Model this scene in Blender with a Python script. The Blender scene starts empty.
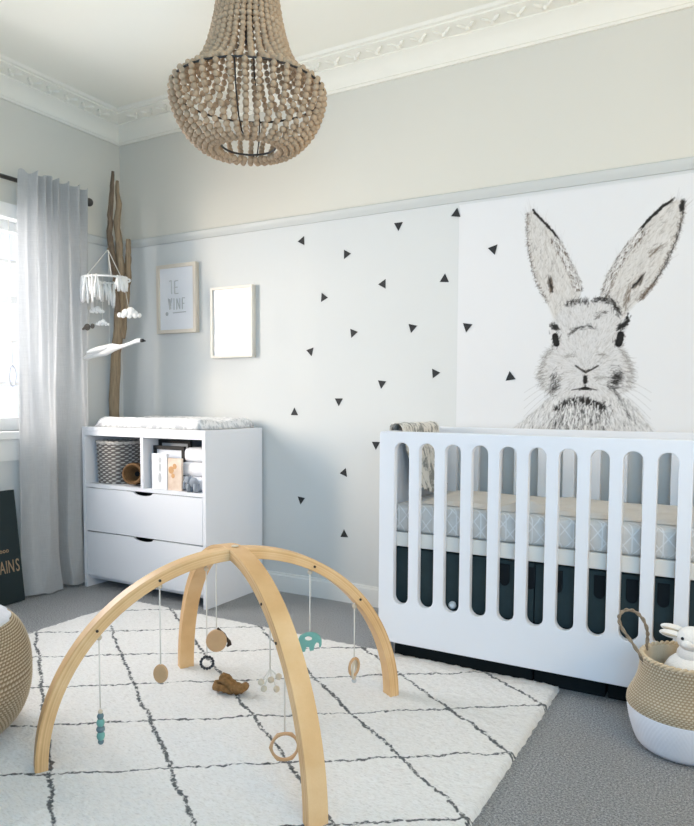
import bpy, bmesh, math, random
from math import sin, cos, pi, sqrt, radians, atan2, hypot
from mathutils import Vector, Matrix, noise
import numpy as np

random.seed(7)
S = bpy.context.scene
COL = S.collection
LOC = {}

# ------------------------------------------------------------------ helpers
def lin(c):
    return tuple((x / 12.92 if x <= .04045 else ((x + .055) / 1.055) ** 2.4) for x in c)

def rgb(r, g, b):
    return lin((r / 255, g / 255, b / 255))

def obj(name, bm, m, parent=None, smooth=False, label=None):
    if parent is None:
        xs = [v.co for v in bm.verts]
        loc = Vector(((min(v.x for v in xs) + max(v.x for v in xs)) / 2,
                      (min(v.y for v in xs) + max(v.y for v in xs)) / 2,
                      min(v.z for v in xs)))
    else:
        loc = LOC[parent.name]
    bm.normal_update()
    bmesh.ops.translate(bm, verts=bm.verts, vec=-loc)
    me = bpy.data.meshes.new(name)
    bm.to_mesh(me)
    bm.free()
    if smooth:
        me.polygons.foreach_set('use_smooth', [True] * len(me.polygons))
        if smooth == 'auto':
            try:
                me.set_sharp_from_angle(angle=radians(38))
            except Exception:
                pass
    me.materials.append(m)
    o = bpy.data.objects.new(name, me)
    if smooth == 'auto':
        o.modifiers.new('even_shading', 'WEIGHTED_NORMAL').keep_sharp = True
    COL.objects.link(o)
    if parent is None:
        o.location = loc
    else:
        o.parent = parent
    LOC[o.name] = loc
    if label:
        o['label'] = label
    return o

def tag(o, label, cat, group=None, kind=None):
    o['label'] = label
    o['category'] = cat
    if group:
        o['group'] = group
    if kind:
        o['kind'] = kind
    return o

def thing(name, label, cat, loc, group=None):
    o = bpy.data.objects.new(name, None)
    COL.objects.link(o)
    o.location = loc
    o.empty_display_size = .05
    LOC[o.name] = Vector(loc)
    return tag(o, label, cat, group)

def struct(o, label=None):
    o['kind'] = 'structure'
    if label:
        o['label'] = label
    return o

def box(bm, x0, x1, y0, y1, z0, z1, bev=0):
    vs = [bm.verts.new((x, y, z)) for x in (x0, x1) for y in (y0, y1) for z in (z0, z1)]
    f = [(0, 1, 3, 2), (4, 6, 7, 5), (0, 4, 5, 1), (2, 3, 7, 6), (0, 2, 6, 4), (1, 5, 7, 3)]
    fs = [bm.faces.new([vs[i] for i in q]) for q in f]
    if bev:
        es = list({e for q in fs for e in q.edges})
        bmesh.ops.bevel(bm, geom=es, offset=bev, segments=2, profile=.5, affect='EDGES')

def bx(*a, bev=0):
    bm = bmesh.new()
    box(bm, *a, bev=bev)
    return bm

def tube(bm, pts, r, seg=8, closed=False, flat=1.0):
    pts = [Vector(p) for p in pts]
    n = len(pts)
    rs = r if isinstance(r, (list, tuple)) else [r] * n
    up = None
    rings = []
    for i, p in enumerate(pts):
        if closed:
            t = pts[(i + 1) % n] - pts[i - 1]
        else:
            t = pts[min(i + 1, n - 1)] - pts[max(i - 1, 0)]
        t.normalize()
        if up is None:
            up = t.cross(Vector((0, 0, 1)))
            if up.length < .1:
                up = t.cross(Vector((1, 0, 0)))
            up.normalize()
        up = (up - t * up.dot(t)).normalized()
        b = t.cross(up)
        rings.append([bm.verts.new(p + up * (rs[i] * cos(2 * pi * k / seg)) + b * (rs[i] * flat * sin(2 * pi * k / seg))) for k in range(seg)])
    m = n if closed else n - 1
    for i in range(m):
        a, c = rings[i], rings[(i + 1) % n]
        for k in range(seg):
            bm.faces.new((a[k], a[(k + 1) % seg], c[(k + 1) % seg], c[k]))
    if not closed:
        bm.faces.new(rings[0][::-1])
        bm.faces.new(rings[-1])

def ball(bm, c, r, u=12, v=8, sc=(1, 1, 1), rot=None):
    M = Matrix.Translation(c) @ (rot.to_4x4() if rot else Matrix()) @ Matrix.Diagonal((*sc, 1))
    bmesh.ops.create_uvsphere(bm, u_segments=u, v_segments=v, radius=r, matrix=M)

def lathe(bm, prof, c=(0, 0, 0), seg=48, fn=None, cap=True, ridge=False):
    c = Vector(c)
    ly = bm.verts.layers.float_color.new('ridge') if ridge else None
    rings = []
    for j, (r, z) in enumerate(prof):
        ring = []
        for k in range(seg):
            a = 2 * pi * k / seg
            q = (r, z) if fn is None else fn(r, z, a, j, k)
            v = bm.verts.new(c + Vector((q[0] * cos(a), q[0] * sin(a), q[1])))
            ring.append(v)
            if ly:
                g = q[2] if len(q) > 2 else 1.0
                v[ly] = (g, g, g, 1)
        rings.append(ring)
    for a, b in zip(rings, rings[1:]):
        for k in range(seg):
            bm.faces.new((a[k], a[(k + 1) % seg], b[(k + 1) % seg], b[k]))
    if cap:
        if prof[0][0] > 1e-5:
            bm.faces.new(rings[0][::-1])
        if prof[-1][0] > 1e-5:
            bm.faces.new(rings[-1])

def circ(c, r, n=32, ax='z'):
    out = []
    for k in range(n):
        a = 2 * pi * k / n
        d = (r * cos(a), r * sin(a))
        out.append(Vector(c) + Vector({'z': (d[0], d[1], 0), 'y': (d[0], 0, d[1]), 'x': (0, d[0], d[1])}[ax]))
    return out

def from_curve(cu):
    o = bpy.data.objects.new('temporary', cu)
    COL.objects.link(o)
    dg = bpy.context.evaluated_depsgraph_get()
    dg.update()
    me = bpy.data.meshes.new_from_object(o.evaluated_get(dg))
    bm = bmesh.new()
    bm.from_mesh(me)
    bpy.data.objects.remove(o)
    bpy.data.meshes.remove(me)
    bpy.data.curves.remove(cu)
    bmesh.ops.remove_doubles(bm, verts=bm.verts, dist=1e-6)
    return bm

def plate(loops, thick, bev=0, M=None):
    """flat board from 2-D outlines (first outer, others holes), thickness along local z"""
    cu = bpy.data.curves.new('outline', 'CURVE')
    cu.dimensions = '2D'
    cu.fill_mode = 'BOTH'
    cu.extrude = max(thick / 2 - bev, 1e-5)
    cu.bevel_depth = bev
    cu.bevel_resolution = 1
    cu.offset = -bev
    for lp in loops:
        sp = cu.splines.new('POLY')
        sp.points.add(len(lp) - 1)
        for p, q in zip(sp.points, lp):
            p.co = (q[0], q[1], 0, 1)
        sp.use_cyclic_u = True
    bm = from_curve(cu)
    if M is not None:
        bmesh.ops.transform(bm, matrix=M, verts=bm.verts)
        if M.to_3x3().determinant() < 0:
            bmesh.ops.reverse_faces(bm, faces=bm.faces)
    return bm

XZ = Matrix(((1, 0, 0, 0), (0, 0, -1, 0), (0, 1, 0, 0), (0, 0, 0, 1)))   # board standing along x
YZ = Matrix(((0, 0, 1, 0), (1, 0, 0, 0), (0, 1, 0, 0), (0, 0, 0, 1)))    # board standing along y

def T(x, y, z):
    return Matrix.Translation((x, y, z))

def rrect(x0, x1, y0, y1, r, n=6):
    out = []
    for cx, cy, a0 in ((x1 - r, y0 + r, -pi / 2), (x1 - r, y1 - r, 0), (x0 + r, y1 - r, pi / 2), (x0 + r, y0 + r, pi)):
        for k in range(n + 1):
            a = a0 + pi / 2 * k / n
            out.append((cx + r * cos(a), cy + r * sin(a)))
    return out

def text(s, size, thick, M, sx=1.0):
    cu = bpy.data.curves.new('words', 'FONT')
    cu.body = s
    cu.size = size
    cu.extrude = thick
    cu.align_x = 'RIGHT'
    bm = from_curve(cu)
    bmesh.ops.transform(bm, matrix=M @ Matrix.Diagonal((sx, 1, 1, 1)), verts=bm.verts)
    return bm

def merge(*bms):
    out = bms[0]
    for b in bms[1:]:
        me = bpy.data.meshes.new('tmp')
        b.to_mesh(me)
        b.free()
        out.from_mesh(me)
        bpy.data.meshes.remove(me)
    return out

def dup(root, loc, rotz=0, label=None, group=None):
    r = root.copy()
    COL.objects.link(r)
    r.location = loc
    r.rotation_euler = (0, 0, rotz)
    LOC[r.name] = Vector(loc)
    if label:
        r['label'] = label
    if group:
        r['group'] = group
    for ch in list(root.children):
        c = ch.copy()
        COL.objects.link(c)
        c.parent = r
        for g in list(ch.children):
            d = g.copy()
            COL.objects.link(d)
            d.parent = c
    return r

# ------------------------------------------------------------------ materials
def newmat(name):
    m = bpy.data.materials.new(name)
    m.use_nodes = True
    nt = m.node_tree
    nt.nodes.clear()
    return m, nt, nt.nodes, nt.links

class NB:
    def __init__(s, nt):
        s.nt, s.n, s.l = nt, nt.nodes, nt.links
    def node(s, t, **kw):
        nd = s.n.new(t)
        for k, v in kw.items():
            setattr(nd, k, v)
        return nd
    def inp(s, nd, key, v):
        if hasattr(v, 'is_output'):
            s.l.new(v, nd.inputs[key])
        elif v is not None:
            nd.inputs[key].default_value = v
    def math(s, op, a, b=None, c=None, clamp=False):
        nd = s.node('ShaderNodeMath', operation=op, use_clamp=clamp)
        for i, v in enumerate((a, b, c)):
            s.inp(nd, i, v)
        return nd.outputs[0]
    def coord(s, kind='Object'):
        return s.node('ShaderNodeTexCoord').outputs[kind]
    def map(s, vec, scale=(1, 1, 1), rot=(0, 0, 0)):
        nd = s.node('ShaderNodeMapping')
        s.inp(nd, 'Vector', vec)
        nd.inputs['Scale'].default_value = scale
        nd.inputs['Rotation'].default_value = rot
        return nd.outputs[0]
    def noise(s, vec, scale, detail=2, rough=.5, out='Fac'):
        nd = s.node('ShaderNodeTexNoise')
        s.inp(nd, 'Vector', vec)
        nd.inputs['Scale'].default_value = scale
        nd.inputs['Detail'].default_value = detail
        nd.inputs['Roughness'].default_value = rough
        return nd.outputs[out]
    def mix(s, f, a, b, blend='MIX'):
        nd = s.node('ShaderNodeMix', data_type='RGBA', blend_type=blend)
        s.inp(nd, 0, f)
        s.inp(nd, 6, (*a, 1) if isinstance(a, tuple) and len(a) == 3 else a)
        s.inp(nd, 7, (*b, 1) if isinstance(b, tuple) and len(b) == 3 else b)
        return nd.outputs[2]
    def ramp(s, f, stops):
        nd = s.node('ShaderNodeValToRGB')
        s.inp(nd, 0, f)
        el = nd.color_ramp.elements
        while len(el) < len(stops):
            el.new(.5)
        for e, (p, c) in zip(el, stops):
            e.position = p
            e.color = (*c, 1) if len(c) == 3 else c
        return nd.outputs[0]
    def sstep(s, v, a, b):
        nd = s.node('ShaderNodeMapRange', interpolation_type='SMOOTHSTEP')
        s.inp(nd, 0, v)
        nd.inputs[1].default_value = a
        nd.inputs[2].default_value = b
        return nd.outputs[0]
    def bump(s, h, strength=.3, dist=.01):
        nd = s.node('ShaderNodeBump')
        s.inp(nd, 'Height', h)
        nd.inputs['Strength'].default_value = strength
        nd.inputs['Distance'].default_value = dist
        return nd.outputs[0]
    def bsdf(s, col, rough=.5, normal=None, spec=.3, metal=0, sheen=0):
        nd = s.node('ShaderNodeBsdfPrincipled')
        s.inp(nd, 'Base Color', (*col, 1) if isinstance(col, tuple) else col)
        s.inp(nd, 'Roughness', rough)
        nd.inputs['Specular IOR Level'].default_value = spec
        nd.inputs['Metallic'].default_value = metal
        nd.inputs['Sheen Weight'].default_value = sheen
        if normal is not None:
            s.l.new(normal, nd.inputs['Normal'])
        return nd.outputs[0]
    def out(s, sh):
        o = s.node('ShaderNodeOutputMaterial')
        s.l.new(sh, o.inputs[0])

def mat(name, col, rough=.5, var=.06, vscale=12, bump=0, bscale=150, spec=.3, metal=0, sheen=0, dark=None, stretch=(1, 1, 1)):
    m, nt, _, _ = newmat(name)
    b = NB(nt)
    co = b.map(b.coord(), stretch)
    d = dark or tuple(c * (1 - var * 2) for c in col)
    c = b.mix(b.noise(co, vscale, 3), d, tuple(min(1, x * (1 + var)) for x in col))
    n = b.bump(b.noise(co, bscale, 2), bump, .004) if bump else None
    b.out(b.bsdf(c, rough, n, spec, metal, sheen))
    return m

M = {}
M['white'] = mat('white_lacquer', rgb(232, 234, 238), .38, .01, 3, spec=.35)
M['crib_white'] = mat('white_satin_paint', rgb(230, 234, 240), .4, .01, 3, spec=.35)
M['trim'] = mat('trim_paint', rgb(232, 233, 230), .45, .01, 3)
M['plaster'] = mat('cornice_plaster', rgb(243, 240, 228), .7, .015, 5)
M['ceil'] = mat('ceiling_paint', rgb(247, 245, 233), .85, .012, 2)
M['rail'] = mat('picture_rail_paint', rgb(203, 206, 203), .5, .01, 3)
M['iron'] = mat('dark_iron', rgb(84, 82, 80), .45, .1, 30, metal=.6)
M['black'] = mat('black_paint', rgb(26, 27, 28), .5, .1)
M['decal'] = mat('charcoal_vinyl', rgb(46, 48, 50), .6, .06)
M['bead'] = mat('natural_wood_bead', rgb(198, 174, 146), .65, .12, 40, dark=rgb(152, 128, 100))
M['wire'] = mat('grey_wire', rgb(70, 68, 66), .5, .1, metal=.5)
M['branch'] = mat('driftwood', rgb(164, 146, 120), .8, .3, 14, .6, 60, dark=rgb(96, 82, 66), stretch=(6, 6, .8))
M['branch_dark'] = mat('weathered_branch', rgb(130, 114, 96), .85, .3, 14, .6, 60, dark=rgb(76, 66, 56), stretch=(6, 6, .8))
M['felt'] = mat('white_felt', rgb(240, 240, 238), .9, .03, 60, .3, 200, sheen=.3)
M['felt_grey'] = mat('grey_felt', rgb(120, 112, 104), .9, .1, 60, .3, 200)
M['string'] = mat('cotton_string', rgb(232, 230, 222), .9, .05)
M['oak_white'] = mat('whitewashed_oak', rgb(234, 230, 220), .5, .03, 20)
M['oak'] = mat('pale_oak', rgb(218, 210, 196), .5, .05, 20, stretch=(1, 1, .2))
M['paper'] = mat('white_paper', rgb(232, 235, 240), .6, .01)
M['pencil'] = mat('grey_pencil', rgb(190, 192, 192), .8, .08)
M['box_dark'] = mat('undercot_shade_teal', rgb(58, 72, 74), .9, .08, 30, .2, 200)  # shade under the cot put into a flat dark colour
M['box_base'] = mat('undercot_shade_black', rgb(24, 32, 34), .95, .08, 30, .2, 200)  # deepest shade under the cot, painted near black
M['charcoal'] = mat('drawer_cavity_shade', rgb(66, 78, 82), .9, .08, 30, .2, 200)
M['charcoal_dark'] = mat('shade_box_tab_dark', rgb(24, 30, 34), .9, .08)  # dark tabs on the added under-cot boxes
M['chalk'] = mat('dark_green_board', rgb(33, 46, 48), .7, .08, 8)
M['copper'] = mat('copper_lettering', rgb(168, 142, 112), .6, .1)
M['towel'] = mat('white_towelling', rgb(238, 238, 240), .95, .02, 60, .5, 260, sheen=.3)
M['plush_grey'] = mat('grey_plush', rgb(150, 158, 168), .95, .2, 30, .5, 200, sheen=.3)
M['plush_white'] = mat('white_plush', rgb(238, 234, 228), .95, .03, 60, .5, 220, sheen=.4)
M['plush_tan'] = mat('tan_ear_lining', rgb(200, 186, 164), .95, .05)
M['teal'] = mat('teal_silicone', rgb(122, 178, 168), .5, .03)
M['grey_blue'] = mat('grey_blue_beads', rgb(112, 136, 142), .4, .1, 30)
M['toy_wood'] = mat('beech_toy_wood', rgb(206, 168, 126), .55, .08, 30)
M['toy_wood_pale'] = mat('pale_toy_wood', rgb(216, 204, 182), .55, .06, 30)
M['leather'] = mat('dark_leather', rgb(66, 54, 44), .7, .1)
M['black_bead'] = mat('charcoal_beads', rgb(54, 60, 66), .5, .1)
M['brown_yarn'] = mat('brown_yarn', rgb(158, 122, 78), .95, .3, 70, .8, 240, dark=rgb(84, 60, 36))
M['brown_weave'] = mat('brown_wicker', rgb(128, 96, 62), .8, .25, 70, .6, 120, dark=rgb(76, 52, 32))
M['wicker'] = mat('grey_white_wicker', rgb(208, 205, 198), .8, .12, 60, dark=rgb(140, 136, 130))
M['seagrass'] = mat('seagrass', rgb(206, 186, 154), .85, .15, 45, dark=rgb(166, 142, 108))
M['seagrass_dark'] = mat('seagrass_handle', rgb(158, 144, 124), .85, .25, 60, dark=rgb(96, 84, 70))
M['dipped'] = mat('white_dip_paint', rgb(234, 236, 242), .6, .02, 30)
M['pouf'] = mat('knitted_jute', rgb(190, 160, 122), .95, .18, 60, .5, 160, dark=rgb(138, 108, 76))
M['pouf_top'] = mat('white_crochet', rgb(230, 231, 234), .95, .08, 30, .5, 120)
M['cotbase'] = mat('cot_base_board', rgb(224, 222, 216), .6, .02)
M['blanket'] = mat('beige_knit', rgb(218, 213, 206), .95, .04, 12, .4, 200)
M['illus'] = mat('illustrated_cover', rgb(222, 214, 204), .6, .3, 16, dark=rgb(176, 136, 98))
M['book_white'] = mat('white_book_cover', rgb(236, 238, 242), .5, .02)
M['silver'] = mat('silver_frame', rgb(198, 200, 202), .4, .05)
M['orange'] = mat('orange_flower', rgb(206, 160, 112), .7, .1)

def woven(name, light, mid, gap_shade, sc=60, lo=.15, hi=.75):
    m, nt, _, _ = newmat(name)
    b = NB(nt)
    at = b.node('ShaderNodeAttribute')
    at.attribute_name = 'ridge'
    pt = at.outputs['Fac']
    n = b.noise(b.coord(), sc, 3)
    c = b.mix(n, mid, light)
    c = b.mix(b.sstep(pt, lo, hi), gap_shade, c)  # gaps between strands darkened in the colour, painted occlusion
    b.out(b.bsdf(c, .9, b.bump(b.noise(b.coord(), 260, 2), .4, .003), .1))
    return m
M['pouf'] = woven('knitted_jute', rgb(222, 208, 184), rgb(198, 180, 152), rgb(142, 122, 96))
M['seagrass'] = woven('seagrass', rgb(224, 212, 190), rgb(198, 183, 156), rgb(164, 145, 118), 45)
M['wicker'] = woven('grey_white_wicker', rgb(228, 226, 220), rgb(196, 193, 187), rgb(112, 108, 104), 60)
M['brown_weave'] = woven('brown_wicker', rgb(150, 118, 82), rgb(112, 82, 54), rgb(60, 42, 26), 60)

M['rim_grass'] = mat('seagrass_braid', rgb(212, 196, 170), .85, .15, 45, dark=rgb(170, 148, 116))
M['rim_grey'] = mat('grey_wicker_braid', rgb(214, 211, 205), .8, .12, 60, dark=rgb(150, 146, 140))
M['rim_brown'] = mat('brown_wicker_braid', rgb(132, 100, 66), .8, .25, 70, dark=rgb(80, 56, 34))

def m_wall():
    m, nt, _, _ = newmat('two_tone_wall_paint')
    b = NB(nt)
    g = b.node('ShaderNodeNewGeometry').outputs['Position']
    sp = b.node('ShaderNodeSeparateXYZ')
    nt.links.new(g, sp.inputs[0])
    up = b.math('GREATER_THAN', sp.outputs[2], 2.04)
    c = b.mix(up, rgb(213, 216, 215), rgb(217, 215, 205))
    c = b.mix(b.math('MULTIPLY', b.noise(g, 1.5, 3), .06), c, (.5, .5, .5))
    b.out(b.bsdf(c, .8, b.bump(b.noise(g, 90, 2), .05, .002), .2))
    return m
M['wall'] = m_wall()

def m_carpet():
    m, nt, _, _ = newmat('grey_loop_carpet')
    b = NB(nt)
    co = b.coord()
    n1 = b.noise(co, 160, 4, .9)
    n2 = b.noise(co, 7, 3)
    v = b.node('ShaderNodeTexVoronoi')
    nt.links.new(co, v.inputs['Vector'])
    v.inputs['Scale'].default_value = 110
    c = b.ramp(n1, [(.38, rgb(78, 82, 86)), (.5, rgb(158, 161, 164)), (.62, rgb(232, 233, 234))])
    c = b.mix(b.math('MULTIPLY', n2, .45), c, rgb(168, 166, 162))
    h = b.math('ADD', n1, b.math('MULTIPLY', v.outputs['Distance'], -.8))
    b.out(b.bsdf(c, .95, b.bump(h, .9, .012), .1, sheen=.2))
    return m
M['carpet'] = m_carpet()

RUG = (-2.80, -.57, .25, 2.63)
def m_rug():
    m, nt, _, _ = newmat('cream_diamond_rug')
    b = NB(nt)
    co = b.coord()
    cx, cy = (RUG[0] + RUG[1]) / 2, (RUG[2] + RUG[3]) / 2
    sp = b.node('ShaderNodeSeparateXYZ')
    nt.links.new(co, sp.inputs[0])
    wob = b.math('MULTIPLY', b.math('SUBTRACT', b.noise(co, 9, 2), .5), .05)
    wob2 = b.math('MULTIPLY', b.math('SUBTRACT', b.noise(co, 60, 1), .5), .02)
    w = b.math('ADD', wob, wob2)
    def line(k, c0, per, half):
        u = b.math('ADD', sp.outputs[1], b.math('MULTIPLY', sp.outputs[0], k))
        u = b.math('ADD', b.math('ADD', u, cy + k * cx - c0 + 20 * per), w)
        d = b.math('PINGPONG', u, per / 2)
        return b.math('SUBTRACT', 1.0, b.sstep(d, half * .6, half * 1.5))
    l = b.math('MAXIMUM', line(-.71, 3.985, .3825, .0052), line(.70, 1.63, .385, .0068))
    l = b.math('MULTIPLY', l, b.sstep(b.noise(co, 75, 2), .30, .50))
    fl = b.noise(b.map(co, (1.0, 3.2, 1), (0, 0, radians(-58))), 55, 4, .75)
    base = b.ramp(fl, [(.25, rgb(206, 203, 198)), (.48, rgb(242, 240, 236)), (.7, rgb(250, 249, 247))])
    base = b.mix(b.math('MULTIPLY', b.noise(co, 22, 2), .25), base, rgb(230, 225, 217))
    c = b.mix(l, base, rgb(72, 76, 77))
    h = b.math('ADD', fl, b.math('MULTIPLY', b.noise(co, 35, 2), 1.2))
    b.out(b.bsdf(c, .98, b.bump(h, .7, .012), .05, sheen=.3))
    return m
M['rug'] = m_rug()

def m_ply():
    m, nt, _, _ = newmat('laminated_birch')
    b = NB(nt)
    co = b.coord()
    ln = b.node('ShaderNodeVectorMath', operation='LENGTH')
    nt.links.new(co, ln.inputs[0])
    cv = b.node('ShaderNodeCombineXYZ')
    b.inp(cv, 0, b.math('MULTIPLY', ln.outputs['Value'], 170))
    lam = b.noise(cv.outputs[0], 1.0, 1)
    g = b.noise(b.map(co, (3, 3, 3)), 3, 4)
    fine = b.noise(co, 260, 2)
    c = b.ramp(b.math('ADD', b.math('MULTIPLY', lam, .6), b.math('MULTIPLY', g, .4)),
               [(.3, rgb(202, 156, 102)), (.5, rgb(228, 188, 136)), (.7, rgb(242, 210, 164))])
    c = b.mix(b.math('MULTIPLY', fine, .25), c, rgb(204, 154, 100))
    b.out(b.bsdf(c, .45, None, .35))
    return m
M['ply'] = m_ply()

def m_sheet():
    m, nt, _, _ = newmat('triangle_lattice_sheet')
    b = NB(nt)
    co = b.coord()
    sp = b.node('ShaderNodeSeparateXYZ')
    nt.links.new(co, sp.inputs[0])
    def ln(ax, az, per):
        u = b.math('ADD', b.math('MULTIPLY', b.math('ADD', sp.outputs[0], sp.outputs[1]), ax), b.math('MULTIPLY', sp.outputs[2], az))
        return b.math('SUBTRACT', 1.0, b.sstep(b.math('PINGPONG', b.math('ADD', u, 5.0), per / 2), .0012, .0035))
    l = b.math('MAXIMUM', ln(1, 0, .05), b.math('MAXIMUM', ln(.866, .7, .05), ln(.866, -.7, .05)))
    base = b.mix(b.noise(co, 30, 3), rgb(190, 189, 186), rgb(211, 209, 205))
    b.out(b.bsdf(b.mix(b.math('MULTIPLY', l, .6), base, rgb(228, 230, 231)), .9, None, .1, sheen=.2))
    return m
M['sheet'] = m_sheet()

def m_muslin(name, a, c_, sc):
    m, nt, _, _ = newmat(name)
    b = NB(nt)
    co = b.coord()
    c = b.ramp(b.noise(b.map(co, (1, 1.6, .8), (.4, .5, .6)), sc, 3, .6), [(.42, a), (.52, c_)])
    b.out(b.bsdf(c, .9, b.bump(b.noise(co, 160, 2), .3, .004), .1, sheen=.2))
    return m
M['muslin'] = m_muslin('leaf_print_muslin', rgb(140, 140, 135), rgb(220, 216, 208), 26)
M['pad'] = m_muslin('pale_print_cover', rgb(206, 208, 210), rgb(240, 240, 240), 34)

def m_curtain():
    m, nt, _, _ = newmat('sheer_linen')
    b = NB(nt)
    co = b.coord()
    wv = b.noise(b.map(co, (1, 60, 2)), 8, 2)
    wv2 = b.noise(b.map(co, (1, 3, 90)), 6, 2)
    c = b.mix(b.math('MULTIPLY', b.math('ADD', wv, wv2), .5), rgb(172, 174, 174), rgb(214, 215, 215))
    d = b.node('ShaderNodeBsdfDiffuse')
    b.inp(d, 0, c)
    t = b.node('ShaderNodeBsdfTranslucent')
    b.inp(t, 0, c)
    mx = b.node('ShaderNodeMixShader')
    mx.inputs[0].default_value = .32
    nt.links.new(d.outputs[0], mx.inputs[1])
    nt.links.new(t.outputs[0], mx.inputs[2])
    b.out(mx.outputs[0])
    return m
M['curtain'] = m_curtain()

def m_glass():
    m, nt, _, _ = newmat('window_glass')
    b = NB(nt)
    t = b.node('ShaderNodeBsdfTransparent')
    g = b.node('ShaderNodeBsdfGlossy')
    g.inputs['Roughness'].default_value = .02
    mx = b.node('ShaderNodeMixShader')
    mx.inputs[0].default_value = .06
    nt.links.new(t.outputs[0], mx.inputs[1])
    nt.links.new(g.outputs[0], mx.inputs[2])
    b.out(mx.outputs[0])
    return m
M['glass'] = m_glass()

def m_attr():
    m, nt, _, _ = newmat('printed_poster')
    b = NB(nt)
    a = b.node('ShaderNodeAttribute')
    a.attribute_name = 'ink'
    b.out(b.bsdf(a.outputs['Color'], .65, None, .2))
    return m
M['poster'] = m_attr()

def m_frameglass():
    m, nt, _, _ = newmat('glazed_print')
    b = NB(nt)
    c = b.mix(b.noise(b.coord(), 6, 2), rgb(222, 226, 232), rgb(240, 241, 243))
    b.out(b.bsdf(c, .12, None, .5))
    return m
M['glazed'] = m_frameglass()

# ------------------------------------------------------------------ room
XL, YB, ZC = -3.484, 3.23, 2.79
XR, YF = 1.9, -1.6
WY0, WY1, WZ0, WZ1 = .95, 2.74, .90, 2.04       # window opening in the left wall
struct(obj('floor', bx(XL - .2, XR, YF, YB + .12, -.1, 0), M['carpet']), 'grey loop-pile carpet')
struct(obj('ceiling', bx(XL - .2, XR, YF, YB + .12, ZC, ZC + .1), M['ceil']), 'cream white ceiling')
struct(obj('wall_back', bx(XL - .2, XR, YB, YB + .12, 0, ZC), M['wall']), 'pale two-tone back wall')
struct(obj('wall_right', bx(XR, XR + .12, YF, YB + .12, 0, ZC), M['wall']), 'pale side wall')
bm = bmesh.new()
box(bm, XL - .2, XL, YF, WY0, 0, ZC)
box(bm, XL - .2, XL, WY1, YB, 0, ZC)
box(bm, XL - .2, XL, WY0, WY1, 0, WZ0)
box(bm, XL - .2, XL, WY0, WY1, WZ1, ZC)
struct(obj('wall_left', bm, M['wall']), 'pale window wall')

def cornice(name, along, a0, a1, mitre):
    """profile (distance from wall, height) swept along a wall, mitred at the corner"""
    prof = [(0, 2.658), (.012, 2.658), (.018, 2.668), (.024, 2.668), (.035, 2.70), (.06, 2.728), (.085, 2.742), (.085, 2.750),
            (.100, 2.752), (.150, 2.764), (.165, 2.768), (.165, 2.776), (.180, 2.778), (.190, 2.790), (0, 2.790)]
    bm = bmesh.new()
    ends = []
    for e, a in ((0, a0), (1, a1)):
        ring = []
        for d, z in prof:
            if along == 'x':
                x = a + d if e == 0 and mitre else a
                ring.append(bm.verts.new((x, YB - d, z)))
            else:
                y = a - d if e == 1 and mitre else a
                ring.append(bm.verts.new((XL + d, y, z)))
        ends.append(ring)
    n = len(prof)
    for i in range(n):
        q = (ends[0][i], ends[0][(i + 1) % n], ends[1][(i + 1) % n], ends[1][i])
        bm.faces.new(q if along == 'x' else q[::-1])
    bm.faces.new(ends[0][::-1]); bm.faces.new(ends[1])
    # moulded leaves along the flat band
    a = a0 + .26 if along == 'x' else a0 + .1
    while a < (a1 - .05 if along == 'x' else a1 - .2):
        for s in (-1, 1):
            R = Matrix.Rotation(s * .75 + (0 if along == 'x' else pi / 2), 3, 'Z')
            c = (a + s * .022, YB - .125, 2.757) if along == 'x' else (XL + .125, a + s * .022, 2.757)
            ball(bm, c, .03, 8, 6, (.32, 1, .28), R)
        c = (a, YB - .108, 2.753) if along == 'x' else (XL + .108, a, 2.753)
        ball(bm, c, .012, 8, 6)
        a += .115
    bmesh.ops.recalc_face_normals(bm, faces=bm.faces)
    return struct(obj(name, bm, M['plaster'], smooth='auto'))
cornice('trim_1', 'x', XL, XR, True)
cornice('trim_2', 'y', YF, YB, True)

def rail(name, along, a0, a1):
    prof = [(0, 2.018), (.010, 2.018), (.013, 2.026), (.020, 2.034), (.024, 2.046), (.026, 2.058), (.020, 2.064), (0, 2.066)]
    bm = bmesh.new()
    ends = []
    for a in (a0, a1):
        ends.append([bm.verts.new((a, YB - d, z) if along == 'x' else (XL + d, a, z)) for d, z in prof])
    n = len(prof)
    for i in range(n):
        bm.faces.new((ends[0][i], ends[0][(i + 1) % n], ends[1][(i + 1) % n], ends[1][i]))
    bm.faces.new(ends[0]); bm.faces.new(ends[1])
    bmesh.ops.recalc_face_normals(bm, faces=bm.faces)
    return struct(obj(name, bm, M['rail'], smooth='auto'), 'picture rail')
rail('trim_3', 'x', XL, XR)
rail('trim_4', 'y', 2.845, YB - .026)
def skirting(name, x0, x1, y0, y1, horizontal):
    bm = bmesh.new()
    if horizontal:
        box(bm, x0, x1, y0, y1, 0, .092); box(bm, x0, x1, y0 + .006, y1, .092, .105)
    else:
        box(bm, x0, x1, y0, y1, 0, .092); box(bm, x0, x1 - .006, y0, y1, .092, .105)
    return struct(obj(name, bm, M['trim']))
skirting('baseboard_back', XL + .018, XR, YB - .018, YB, True)
skirting('baseboard_left', XL, XL + .018, YF, YB, False)

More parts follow.
